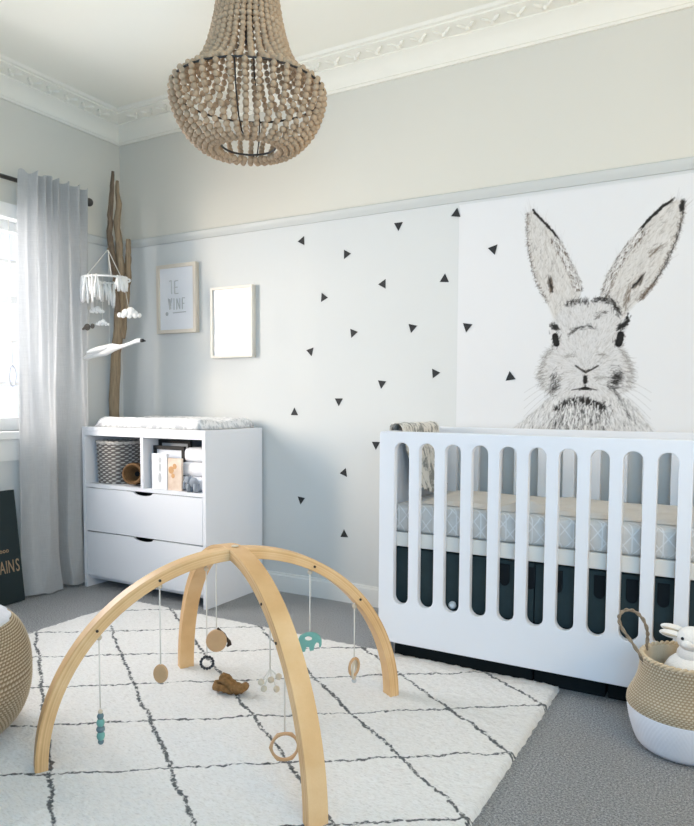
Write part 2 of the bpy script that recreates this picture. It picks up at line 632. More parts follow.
# window: casing, sill, sash with glazing bars, panes
win = bpy.data.objects.new('window_1', None); COL.objects.link(win)
win.location = (XL, (WY0 + WY1) / 2, WZ0); LOC[win.name] = win.location.copy(); struct(win, 'white timber sash window')
bm = bmesh.new()
box(bm, XL, XL + .022, WY0 - .1, WY0, WZ0, WZ1 + .075); box(bm, XL, XL + .022, WY1, WY1 + .1, WZ0, WZ1 + .075)
box(bm, XL, XL + .026, WY0, WY1, WZ1, WZ1 + .075)
obj('window_frame', bm, M['trim'], win)
bm = bx(XL - .19, XL + .045, WY0 - .1, WY1 + .1, WZ0 - .045, WZ0, bev=.006)
box(bm, XL, XL + .018, WY0 - .08, WY1 + .08, WZ0 - .16, WZ0 - .045)
obj('window_sill', bm, M['trim'], win)
xs0, xs1 = XL - .10, XL - .06
bm = bmesh.new()
for y0, y1, z0, z1 in ((WY0, WY0 + .06, WZ0, WZ1), (WY1 - .06, WY1, WZ0, WZ1), (WY0 + .06, WY1 - .06, WZ0, WZ0 + .07), (WY0 + .06, WY1 - .06, WZ1 - .05, WZ1),
                       (WY0 + .06, WY1 - .06, 1.60, 1.64)):
    box(bm, xs0, xs1, y0, y1, z0, z1)
for z in (1.15, 1.38, 1.82):
    box(bm, xs0 + .01, xs1 - .01, WY0 + .06, WY1 - .06, z, z + .018)
for k in (1, 2, 3):
    y = WY0 + (WY1 - WY0) * k / 4
    box(bm, xs0 + .01, xs1 - .01, y - .009, y + .009, WZ0 + .07, 1.60); box(bm, xs0 + .01, xs1 - .01, y - .009, y + .009, 1.64, WZ1 - .05)
obj('sash', bm, M['trim'], win)
obj('pane', bx(xs0 + .018, xs0 + .022, WY0 + .05, WY1 - .05, WZ0 + .06, WZ1 - .04), M['glass'], win)
# rolled blind cord ring
t = thing('blind_cord', 'white blind cord ending in an oval pull ring at the window', 'cord', (XL + .012, 2.44, 1.13))
bm = bmesh.new(); tube(bm, [(XL + .012, 2.44, 1.26), (XL + .012, 2.44, 1.6), (XL + .014, 2.438, 2.04)], .003, 6); obj('cord', bm, M['string'], t, True)
bm = bmesh.new(); tube(bm, [(XL + .012, 2.44 + .02 * cos(a * pi / 10), 1.20 + .055 * sin(a * pi / 10)) for a in range(20)], .004, 6, True); obj('pull_ring', bm, M['silver'], t, True)

# ------------------------------------------------------------------ curtain and rod
t = thing('curtain_rod', 'dark iron curtain rod with round end finial on the window wall', 'curtain rod', (-3.412, 1.9, 2.20))
bm = bmesh.new(); tube(bm, [(-3.412, .70, 2.232), (-3.412, 2.905, 2.232)], .0115, 12); obj('rod', bm, M['iron'], t, True)
bm = bmesh.new(); ball(bm, (-3.412, 2.925, 2.232), .024, 14, 10); tube(bm, [(-3.412, 2.895, 2.232), (-3.412, 2.91, 2.232)], .016, 12); obj('finial', bm, M['iron'], t, True)
for y in (2.885, .76):
    bm = bmesh.new(); box(bm, XL, XL + .008, y - .02, y + .02, 2.20, 2.27, bev=.002); tube(bm, [(XL, y, 2.228), (-3.405, y, 2.218)], .008, 8); obj('bracket', bm, M['iron'], t, True)

def curtain():
    NU, NV = 180, 90
    bm = bmesh.new()
    grid = []
    folds = [(0, 0), (.10, .2), (.18, .95), (.24, .25), (.30, .9), (.345, .05), (.39, .85), (.44, .0), (.50, .8), (.56, .1), (.63, .9), (.70, .2), (.78, 1.0), (.86, .1), (.93, .8), (1, .35)]
    soft = [(0, .12), (.10, .55), (.28, .95), (.43, .72), (.49, .03), (.54, .0), (.60, .72), (.74, 1), (.90, .72), (1, .08)]
    def ev(tab, u):
        for (a, va), (b, vb) in zip(tab, tab[1:]):
            if u <= b:
                k = (u - a) / (b - a); k = k * k * (3 - 2 * k)
                return va + (vb - va) * k
        return tab[-1][1]
    for j in range(NV + 1):
        v = j / NV                       # 0 top .. 1 bottom
        z = 2.285 - v * 2.27
        y0 = 2.448 - .03 * v ** .5 - .012 * sin(pi * v) - .022 * v ** 3
        y1 = 2.885 - .05 * v + (.02 * max(0, v - .85) / .15)
        w = min(1, v * 1.6)
        row = []
        for i in range(NU + 1):
            u = i / NU
            d = ev(folds, u) * (1 - w) + ev(soft, u) * w
            amp = .062 + .036 * w
            x = -3.394 + amp * d
            if v > .88:                  # linen breaking on the carpet
                k = (v - .88) / .12
                x += .05 * k * k * (.4 + .6 * d)
            y = y0 + (y1 - y0) * u + .006 * noise.noise((u * 9, v * 5, 1.3))
            x += .008 * noise.noise((u * 14, v * 4, 4.1)) * w
            zz = z + .010 * sin(u * 40) * (1 if v < .012 else 0) + (.02 * noise.noise((u * 6, 3.3, 0)) if v > .99 else 0)
            x = min(max(x, -3.396), -3.296)
            row.append(bm.verts.new((x, y, max(zz, .006))))
        grid.append(row)
    for a, b in zip(grid, grid[1:]):
        for i in range(NU):
            bm.faces.new((a[i], b[i], b[i + 1], a[i + 1]))
    return bm
tag(obj('curtain', curtain(), M['curtain'], None, True), 'long pale grey linen curtain hanging in soft folds beside the window', 'curtain')

# dark board leaning beneath the window
t = thing('lettered_board', 'dark green-black board with copper lettering under the window', 'board', (-3.33, 2.0, 0))
Mb = T(-3.316, 0, .002) @ Matrix.Rotation(radians(-7), 4, 'Y')
bm = bx(-.035, .012, 1.55, 2.366, .004, .595, bev=.003); bmesh.ops.transform(bm, matrix=Mb, verts=bm.verts); obj('board', bm, M['chalk'], t)
Mt = Mb @ T(.0135, 0, 0)
RT = Matrix(((0, 0, 1, 0), (1, 0, 0, 0), (0, 1, 0, 0), (0, 0, 0, 1)))
for s_, sz, y, z, w_ in (('A', .095, 2.287, .165, .52), ('I', .095, 2.301, .165, .52), ('N', .095, 2.339, .165, .5), ('S', .095, 2.369, .165, .52), ('o', .034, 2.280, .272, .9), ('o', .034, 2.298, .272, .9), ('o', .034, 2.316, .272, .9)):
    obj('letter', text(s_, sz, .0012, Mt @ T(0, y - .018, z) @ RT, w_), M['copper'], t, label='copper letter')

# ------------------------------------------------------------------ changing cabinet
CX0, CX1, CY0, CY1 = -3.278, -2.369, 2.730, 3.210
cab = thing('changing_cabinet', 'white change table cabinet with two open cubbies above two drawers', 'cabinet', ((CX0 + CX1) / 2, (CY0 + CY1) / 2, 0))
for x0, x1 in ((CX0, CX0 + .022), (CX1 - .022, CX1)):
    obj('side_panel', bx(x0, x1, CY0, CY1, 0, .90, bev=.0015), M['white'], cab)
obj('top_panel', bx(CX0, CX1, CY0, CY1, .90, .92, bev=.0015), M['white'], cab)
obj('top_rail', bx(CX0 + .022, CX1 - .022, CY0, CY0 + .018, .872, .90), M['white'], cab)
obj('shelf', bx(CX0 + .022, CX1 - .022, CY0 + .004, CY1 - .012, .578, .598), M['white'], cab)
obj('divider', bx(-2.827, -2.807, CY0 + .004, CY1 - .012, .598, .90), M['white'], cab)
obj('back_panel', bx(CX0 + .022, CX1 - .022, CY1 - .012, CY1, .06, .90), M['white'], cab)
obj('bottom_panel', bx(CX0 + .022, CX1 - .022, CY0 + .025, CY1 - .012, .05, .066), M['white'], cab)
for z0, z1 in ((.330, .574), (.072, .324)):
    xm = -2.812
    out = [(CX0 + .025, z0), (CX1 - .025, z0), (CX1 - .025, z1), (xm + .072, z1)]
    out += [(xm + .072 * cos(a), z1 - .019 * sin(a)) for a in [pi * k / 16 for k in range(1, 16)]]
    out += [(xm - .072, z1), (CX0 + .025, z1)]
    d = obj('drawer', plate([out], .018, .001, T(0, CY0 + .010, 0) @ XZ), M['white'], cab)
    bm = bmesh.new()
    box(bm, CX0 + .035, CX0 + .047, CY0 + .019, CY1 - .05, z0 + .012, z1 - .05); box(bm, CX1 - .047, CX1 - .035, CY0 + .019, CY1 - .05, z0 + .012, z1 - .05)
    box(bm, CX0 + .035, CX1 - .035, CY0 + .019, CY1 - .05, z0 + .006, z0 + .012); box(bm, CX0 + .035, CX1 - .035, CY1 - .05, CY1 - .038, z0 + .006, z1 - .05)
    obj('drawer_box', bm, M['charcoal'], d)  # dark colour paints the shade seen through the handle cutout

# changing pad
def pad_mesh():
    bm = bmesh.new()
    n = 44; mrows = 20
    x0, x1, y0, y1 = -3.185, -2.415, CY0 + .008, CY1 - .012
    g = []
    for i in range(n + 1):
        u = i / n
        row = []
        for j in range(mrows + 1):
            v = j / mrows
            e = min(u, 1 - u) / .05
            ev = min(v, 1 - v) / .10
            h = .056 * min(1, sqrt(max(0, 1 - (1 - min(1, e)) ** 2))) * min(1, sqrt(max(0, 1 - (1 - min(1, ev)) ** 2)))
            h *= 1 - .35 * math.exp(-((v - .5) / .22) ** 2)
            row.append(bm.verts.new((x0 + (x1 - x0) * u, y0 + (y1 - y0) * v, .922 + h + .003 * noise.noise((u * 9, v * 6, 0)) * min(1, e) * min(1, ev))))
        g.append(row)
    for a, b in zip(g, g[1:]):
        for j in range(mrows):
            bm.faces.new((a[j], b[j], b[j + 1], a[j + 1]))
    edge = [g[i][0] for i in range(n + 1)] + [g[n][j] for j in range(1, mrows + 1)] + [g[i][mrows] for i in range(n - 1, -1, -1)] + [g[0][j] for j in range(mrows - 1, 0, -1)]
    bm.faces.new(edge[::-1])
    return bm
tag(obj('changing_pad', pad_mesh(), M['pad'], None, True), 'white padded changing mat with faint grey print on top of the cabinet', 'changing mat')

# woven tapered basket (weave modelled in the surface)
def weave(r, z, a, j, k, amp, cols):
    s = 1 if (j // 2) % 2 == 0 else -1
    h = (.5 + .5 * sin(a * cols / 2) * s) * (1 if j % 2 == 0 else .15)
    return r + amp * h, h
BX, BY = -3.135, 2.868
t = thing('wicker_basket', 'tall grey-white wicker basket in the left cubby', 'basket', (BX, BY, .598))
def sq(a):
    return (abs(cos(a)) ** 3.4 + abs(sin(a)) ** 3.4) ** (-1 / 3.4)      # squarish plan
def wv(r, z, a, j, k):
    rr, h = weave(r, z, a, j, k, .009, 28)
    return rr * sq(a), z, h
prof = [(.001, .600)] + [(.094 + .008 * i / 40, .600 + .228 * i / 40) for i in range(41)] + [(.094, .827), (.086, .66), (.0, .655)]
bm = bmesh.new(); lathe(bm, prof, (BX, BY, 0), 112, lambda r, z, a, j, k: wv(r, z, a, j, k) if 1 <= j <= 41 else (r * sq(a), z, .4), ridge=True)
obj('basket_body', bm, M['wicker'], t, True)
bm = bmesh.new()
tube(bm, [Vector((BX, BY, .831 + .004 * sin(k * 2.2))) + Vector((cos(2 * pi * k / 60), sin(2 * pi * k / 60), 0)) * .103 * sq(2 * pi * k / 60) for k in range(60)], .009, 8, True)
obj('rim', bm, M['rim_grey'], t, True)
SX, SY = -2.935, 2.800
t = thing('small_basket', 'small brown wicker basket with a dark opening before the tall one', 'basket', (SX, SY, .598))
bm = bmesh.new()
prof = [(.003, -.050), (.045, -.050)] + [(.052 + .007 * sin(pi * i / 10), -.045 + .085 * i / 10) for i in range(11)] + [(.042, .038), (.036, -.02), (0, -.035)]
lathe(bm, prof, (0, 0, 0), 48, lambda r, z, a, j, k: (lambda w_: (w_[0], z, w_[1]))(weave(r, z, a, j, k, .004, 16)) if 2 <= j <= 12 else (r, z, .5), ridge=True)
bmesh.ops.transform(bm, matrix=T(SX, SY, .663) @ Matrix.Rotation(radians(24), 4, 'Z') @ Matrix.Rotation(radians(84), 4, 'X'), verts=bm.verts)
obj('basket_body', bm, M['brown_weave'], t, True)
bm = bmesh.new(); Mr = T(SX, SY, .663) @ Matrix.Rotation(radians(24), 4, 'Z') @ Matrix.Rotation(radians(84), 4, 'X')
tube(bm, [Mr @ Vector((.052 * cos(a), .052 * sin(a), .042)) for a in [2 * pi * k / 30 for k in range(30)]], .007, 6, True); obj('rim', bm, M['rim_brown'], t, True)
bm = bmesh.new(); lathe(bm, [(.034, -.030), (.034, -.029), (0, -.029)], (0, 0, 0), 24); bmesh.ops.transform(bm, matrix=Mr, verts=bm.verts); obj('opening_shade', bm, M['black'], t)  # black disc paints the shade inside the opening

# things in the right cubby
def frame_thing(name, label, cat, x0, x1, y, z0, z1, w, d, fm, pm):
    t = thing(name, label, cat, ((x0 + x1) / 2, y, z0))
    out = [(x0, z0), (x1, z0), (x1, z1), (x0, z1)]
    inn = [(x0 + w, z0 + w), (x1 - w, z0 + w), (x1 - w, z1 - w), (x0 + w, z1 - w)]
    obj('moulding', plate([out, inn], d, .0015, T(0, y, 0) @ XZ), fm, t)
    obj('print', bx(x0 + w * .7, x1 - w * .7, y, y + d * .3, z0 + w * .7, z1 - w * .7), pm, t)
    return t
frame_thing('framed_picture', 'taller black framed picture at the rear of the right cubby', 'framed picture', -2.800, -2.570, 2.850, .599, .858, .018, .018, M['black'], M['silver'])
frame_thing('framed_picture', 'lower black framed picture directly behind the white book in the right cubby', 'framed picture', -2.790, -2.568, 2.800, .599, .828, .020, .016, M['black'], M['paper'])
t = thing('picture_book', 'white-covered book standing at the front of the right cubby', 'book', (-2.705, 2.758, .599))
obj('cover', bx(-2.760, -2.652, 2.750, 2.766, .599, .788, bev=.001), M['book_white'], t)
obj('pages', bx(-2.758, -2.656, 2.753, 2.763, .601, .7885), M['paper'], t)
bm = bmesh.new()
ball(bm, (-2.700, 2.7495, .755), .012, 10, 6, (1, .1, 1.3)); ball(bm, (-2.700, 2.7495, .715), .010, 10, 6, (1, .1, 2.4)); ball(bm, (-2.702, 2.7495, .66), .012, 10, 6, (1, .1, 2.2))
obj('cover_print', bm, M['silver'], t)
t = thing('storybook', 'illustrated book with an orange flower cover beside the towels', 'book', (-2.602, 2.762, .599))
obj('cover', bx(-2.650, -2.553, 2.754, 2.768, .599, .768, bev=.001), M['illus'], t)
bm = bmesh.new()
for x, z, r in ((-2.625, .705, .020), (-2.600, .725, .015), (-2.612, .675, .013)): ball(bm, (x, 2.754, z), r, 10, 6, (1, .08, 1))
obj('cover_print', bm, M['orange'], t)
for k, (dx, lab) in enumerate(((0, 'white folded towel, bottom of the stack in the cubby'), (.004, 'white folded towel, middle of the stack in the cubby'), (.03, 'white folded towel, top of the stack in the cubby'))):
    bm = bmesh.new(); z0 = .599 + k * .075
    box(bm, -2.600 + dx, -2.400, 2.774 + .006 * k, 3.05, z0, z0 + .0745, bev=.022)
    tag(obj('folded_towel', bm, M['towel'], None, True), lab, 'towel', 'white towels in the right cubby')
EX, EY = -2.482, 2.750
t = thing('toy_elephant', 'small grey plush elephant in front of the white towels', 'soft toy', (EX, EY, .599))
bm = bmesh.new(); ball(bm, (EX + .012, EY + .002, .650), .027, 14, 10, (1.2, .62, .95))
ball(bm, (EX - .026, EY, .660), .019, 12, 8, (1, .8, 1))
tube(bm, [(EX - .040, EY - .001, .656), (EX - .050, EY - .001, .638), (EX - .053, EY - .002, .612)], [.008, .0065, .0045], 8)
for x in (-.012, .034):
    for y in (-.008, .010): tube(bm, [(EX + x, EY + y, .642), (EX + x, EY + y, .5995)], [.011, .011], 10)
obj('body', bm, M['plush_grey'], t, True)
for y in (-.014, .014):
    bm = bmesh.new(); ball(bm, (EX - .018, EY + y, .664), .018, 10, 8, (.85, .2, 1.1)); obj('ear', bm, M['plush_grey'], t, True)

# ------------------------------------------------------------------ framed prints on the wall
def wall_frame(label, x0, x1, z0, z1, art, w, fm):
    t = thing('wall_print', label, 'framed print', ((x0 + x1) / 2, YB, z0))
    obj('moulding', plate([[(x0, z0), (x1, z0), (x1, z1), (x0, z1)], [(x0 + w, z0 + w), (x1 - w, z0 + w), (x1 - w, z1 - w), (x0 + w, z1 - w)]], .034, .0015, T(0, YB - .0175, 0) @ XZ), M[fm], t)
    obj('print', bx(x0 + w * .8, x1 - w * .8, YB - .022, YB - .016, z0 + w * .8, z1 - w * .8), M['glazed'], t)
    if art:
        cx = (x0 + x1) / 2 - .01; y = YB - .0235
        bm = bmesh.new()
        def st(a, b, r=.003): tube(bm, [(cx + a[0], y, z0 + a[1]), (cx + b[0], y, z0 + b[1])], r, 6)
        for q in (((-.030, .235), (-.030, .315)), ((-.030, .315), (-.048, .312)), ((-.005, .235), (-.005, .31)), ((-.005, .31), (.022, .312)), ((-.005, .272), (.018, .273)), ((-.005, .235), (.024, .236)),
                  ((-.058, .21), (-.046, .142)), ((-.046, .142), (-.030, .212)), ((-.052, .19), (-.040, .15)), ((-.012, .14), (-.012, .208)), ((.010, .14), (.010, .205)), ((.010, .205), (.034, .142)), ((.034, .142), (.034, .207)),
                  ((.054, .14), (.054, .207)), ((.054, .207), (.074, .206)), ((.054, .174), (.070, .174)), ((-.02, .122), (.082, .124))):
            st(*q)
        st((-.048, .205), (-.040, .165), .006)
        ball(bm, (cx - .070, y, z0 + .118), .012, 8, 6, (1, .3, 1))
        obj('drawing', bm, M['pencil'], t)
wall_frame('pale oak picture frame with faint grey lettering, nearest the corner', -3.152, -2.840, 1.474, 1.884, True, .021, 'oak')
wall_frame('pale picture frame with a blank glaring white print', -2.728, -2.426, 1.317, 1.720, False, .014, 'oak_white')

# ------------------------------------------------------------------ triangle decals
DEC = [(-2.115, 1.931, 62, 'small charcoal triangle decal nearest the framed prints, just below the picture rail'),
 (-1.840, 1.835, 0, 'charcoal triangle decal pointing sideways, second from the left under the picture rail'),
 (-1.542, 1.947, -90, 'charcoal triangle decal pointing down, right below the picture rail'),
 (-1.236, 1.966, 80, 'charcoal triangle decal at the top corner of the rabbit poster edge'),
 (-1.978, 1.621, -5, 'triangle decal level with the blank print, pointing sideways'),
 (-1.625, 1.665, 60, 'triangle decal below the downward one at the rail, halfway to the poster'),
 (-1.293, 1.663, 85, 'triangle decal pointing up, left of the poster edge at ear height'),
 (-1.797, 1.427, 8, 'triangle decal in the middle of the scattered wall pattern, pointing sideways'),
 (-1.461, 1.439, 17, 'triangle decal level with the rabbit\'s eyes, just outside the poster edge'),
 (-1.173, 1.430, 20, 'triangle decal on the poster\'s left margin level with the rabbit\'s eyes'),
 (-2.060, 1.339, 45, 'triangle decal beside the lower corner of the blank print'),
 (-1.336, 1.211, 5, 'triangle decal pointing sideways at the poster edge, over the cot\'s draped wrap'),
 (-1.628, 1.163, 23, 'triangle decal above the crib corner, lower of the two nearest the crib top'),
 (-1.882, 1.072, 30, 'triangle decal pointing down, right of the one nearest the cabinet top'),
 (-2.164, 1.007, 90, 'triangle decal pointing up, just over the cabinet\'s top corner'),
 (-1.659, .849, 30, 'triangle decal half hidden behind the crib\'s top corner'),
 (-1.847, .692, 70, 'triangle decal pointing up between the cabinet and the crib, upper of two'),
 (-2.120, .528, 23, 'triangle decal in the shadow beside the cabinet, pointing down'),
 (-1.845, .361, 93, 'lowest triangle decal on the wall, between cabinet and crib'),
 (-1.051, 1.781, -75, 'triangle decal on the poster left of the rabbit\'s ear'),
 (-.959, 1.188, 98, 'triangle decal on the poster left of the rabbit\'s nose')]
for x, z, a, lab in DEC:
    r = .0275
    pts = [(r * cos(radians(a + 120 * k)), r * sin(radians(a + 120 * k))) for k in range(3)]
    y = YB - .0060 if x > -1.27 else YB - .0012
    tag(obj('triangle_decal', plate([pts], .0016, 0, T(x, y, z) @ XZ), M['decal']), lab, 'wall decal', 'triangle decals scattered on the wall')

# ------------------------------------------------------------------ rabbit poster
RAB_F = {
 'ear_l': [(-0.8689,1.934),(-0.8964,1.9292),(-0.8977,1.8762),(-0.894,1.8167),(-0.8867,1.7568),(-0.8733,1.6963),(-0.8577,1.6417),(-0.8412,1.5989),(-0.82,1.556),(-0.798,1.5251),(-0.7854,1.4889),(-0.7667,1.4431),(-0.7034,1.4609),(-0.6568,1.5103),(-0.6493,1.5731),(-0.6594,1.6141),(-0.6737,1.644),(-0.6952,1.6862),(-0.7156,1.7285),(-0.7337,1.7649),(-0.7577,1.8021),(-0.7816,1.8337),(-0.8058,1.8656),(-0.836,1.8983)],
 'ear_r': [(-0.2544,1.8972),(-0.2792,1.9026),(-0.304,1.9016),(-0.3383,1.8782),(-0.3679,1.8527),(-0.3928,1.8285),(-0.4178,1.7986),(-0.443,1.7706),(-0.4685,1.7435),(-0.492,1.7103),(-0.5146,1.6755),(-0.5351,1.638),(-0.5504,1.5998),(-0.5604,1.5666),(-0.5669,1.5217),(-0.5255,1.4851),(-0.4702,1.4279),(-0.4601,1.4476),(-0.4501,1.4671),(-0.4093,1.5091),(-0.3792,1.5424),(-0.3544,1.5735),(-0.3303,1.6153),(-0.3094,1.6569),(-0.2898,1.7036),(-0.2744,1.7503),(-0.2629,1.7918),(-0.2553,1.8336),(-0.2487,1.87)],
 'head': [(-0.6399,1.5192),(-0.6077,1.5078),(-0.5676,1.522),(-0.5182,1.5022),(-0.4953,1.4668),(-0.4769,1.4337),(-0.459,1.4145),(-0.4541,1.3959),(-0.4707,1.3692),(-0.4673,1.3415),(-0.4716,1.3095),(-0.4505,1.2675),(-0.4364,1.2304),(-0.4247,1.1843),(-0.434,1.1476),(-0.4463,1.12),(-0.4807,1.0996),(-0.5292,1.092),(-0.6197,1.0869),(-0.7132,1.0914),(-0.761,1.099),(-0.8101,1.1283),(-0.8328,1.1794),(-0.8268,1.2184),(-0.8111,1.2572),(-0.7944,1.2908),(-0.7776,1.3164),(-0.7717,1.3529),(-0.7824,1.4015),(-0.7782,1.4254),(-0.7551,1.4578),(-0.732,1.4851),(-0.7045,1.5101)],
 'body': [(-0.9358,0.9525),(-0.8962,0.9893),(-0.8473,1.0318),(-0.8088,1.0715),(-0.7755,1.1009),(-0.6203,1.1107),(-0.4763,1.1014),(-0.4322,1.0831),(-0.3964,1.0373),(-0.3475,0.9648),(-0.3159,0.8926),(-0.3025,0.7285),(-0.9716,0.6857),(-0.9652,0.8891)],
}
RAB_L = {
 'rim_l': [(-0.8664,1.9313),(-0.8395,1.8976),(-0.8057,1.8632),(-0.7792,1.83),(-0.7576,1.7998)],
 'rim_l2': [(-0.7576,1.7998),(-0.7336,1.7626),(-0.7156,1.7261),(-0.6951,1.6827),(-0.6736,1.6417),(-0.6592,1.6083),(-0.6493,1.5708)],
 'rim_lo': [(-0.8952,1.9278),(-0.8977,1.8762),(-0.894,1.8167),(-0.8867,1.7568),(-0.8733,1.6963),(-0.8577,1.6417),(-0.8412,1.5989),(-0.82,1.556),(-0.798,1.5227)],
 'rim_ri': [(-0.303,1.9015),(-0.3383,1.8782),(-0.3679,1.8527),(-0.3928,1.8285),(-0.4177,1.7964)],
 'rim_ri2': [(-0.4177,1.7964),(-0.4429,1.7684),(-0.4685,1.7412),(-0.4919,1.708),(-0.5145,1.6733),(-0.5351,1.6358),(-0.5503,1.5976),(-0.565,1.5329)],
 'rim_ro': [(-0.2543,1.893),(-0.2553,1.8336),(-0.2629,1.7918),(-0.2744,1.7503),(-0.2898,1.7036),(-0.3094,1.6569),(-0.3303,1.6153),(-0.3544,1.5735),(-0.3792,1.5424),(-0.4093,1.5091)],
 'tip_r': [(-0.2573,1.8955),(-0.2583,1.8659)],
 'inner_l': [(-0.791,1.6304),(-0.7845,1.6006),(-0.778,1.5731)],
 'inner_r1': [(-0.3683,1.695),(-0.3434,1.7143),(-0.3257,1.7288)],
 'inner_r2': [(-0.4319,1.5662),(-0.4167,1.5838),(-0.4018,1.608)],
 'inner_r3': [(-0.4664,1.4815),(-0.4622,1.5204),(-0.4474,1.5584)],
 'inner_r4': [(-0.4094,1.5114),(-0.3792,1.5446),(-0.3544,1.5713)],
 'brow_top_l': [(-0.7119,1.5068),(-0.6768,1.5197),(-0.6399,1.5192),(-0.6196,1.5104)],
 'brow_top_r': [(-0.5944,1.5181),(-0.5676,1.522),(-0.5361,1.5125),(-0.5154,1.4983),(-0.4998,1.4735),(-0.4878,1.4508)],
 'fore': [(-0.6965,1.3739),(-0.6783,1.3921),(-0.6553,1.4005),(-0.6278,1.4021)],
 'fore2': [(-0.5878,1.4395),(-0.5658,1.4569),(-0.5392,1.4601)],
 'fore3': [(-0.6188,1.4082),(-0.5894,1.3947)],
 'eye_l': [(-0.7597,1.3697),(-0.7554,1.3503),(-0.7512,1.3329)],
 'eye_r': [(-0.4819,1.365),(-0.4839,1.3421),(-0.4895,1.3239)],
 'brow_l': [(-0.7684,1.4153),(-0.7586,1.4052),(-0.7508,1.3953)],
 'brow_r': [(-0.4552,1.4325),(-0.4632,1.4101),(-0.4828,1.3973),(-0.4931,1.3885)],
 'nose': [(-0.6669,1.2349),(-0.6461,1.2193),(-0.6227,1.2056),(-0.5974,1.2166),(-0.5707,1.233)],
 'phil': [(-0.6241,1.1848),(-0.6234,1.1601)],
 'lip': [(-0.6811,1.127),(-0.6532,1.1317),(-0.6229,1.1392),(-0.5934,1.1315),(-0.5733,1.1268)],
 'lipc': [(-0.6347,1.1336),(-0.6099,1.1335)],
 'chest': [(-0.7451,1.033),(-0.7123,1.0576),(-0.6751,1.0742),(-0.6334,1.0802),(-0.5871,1.0634),(-0.5369,1.0468)],
 'cheek_l': [(-0.7631,1.1883),(-0.7574,1.1495),(-0.7661,1.1107)],
 'cheek_r': [(-0.488,1.2036),(-0.4913,1.1665),(-0.5038,1.1387)],
 'jaw_r': [(-0.5127,1.1387),(-0.4851,1.1014),(-0.4575,1.0551),(-0.4298,0.9998)],
 'cheek_lo': [(-0.7804,1.3145),(-0.813,1.2572),(-0.8261,1.1891),(-0.8104,1.14)],
 'cheek_ro': [(-0.4686,1.2956),(-0.441,1.2397),(-0.4282,1.1844),(-0.4338,1.1384)],
 'mz_l': [(-0.7128,1.2741),(-0.6709,1.2826)],
 'mz_r': [(-0.5746,1.28),(-0.5341,1.2742)],
 'mz_r2': [(-0.5854,1.1721),(-0.5405,1.181)],
}

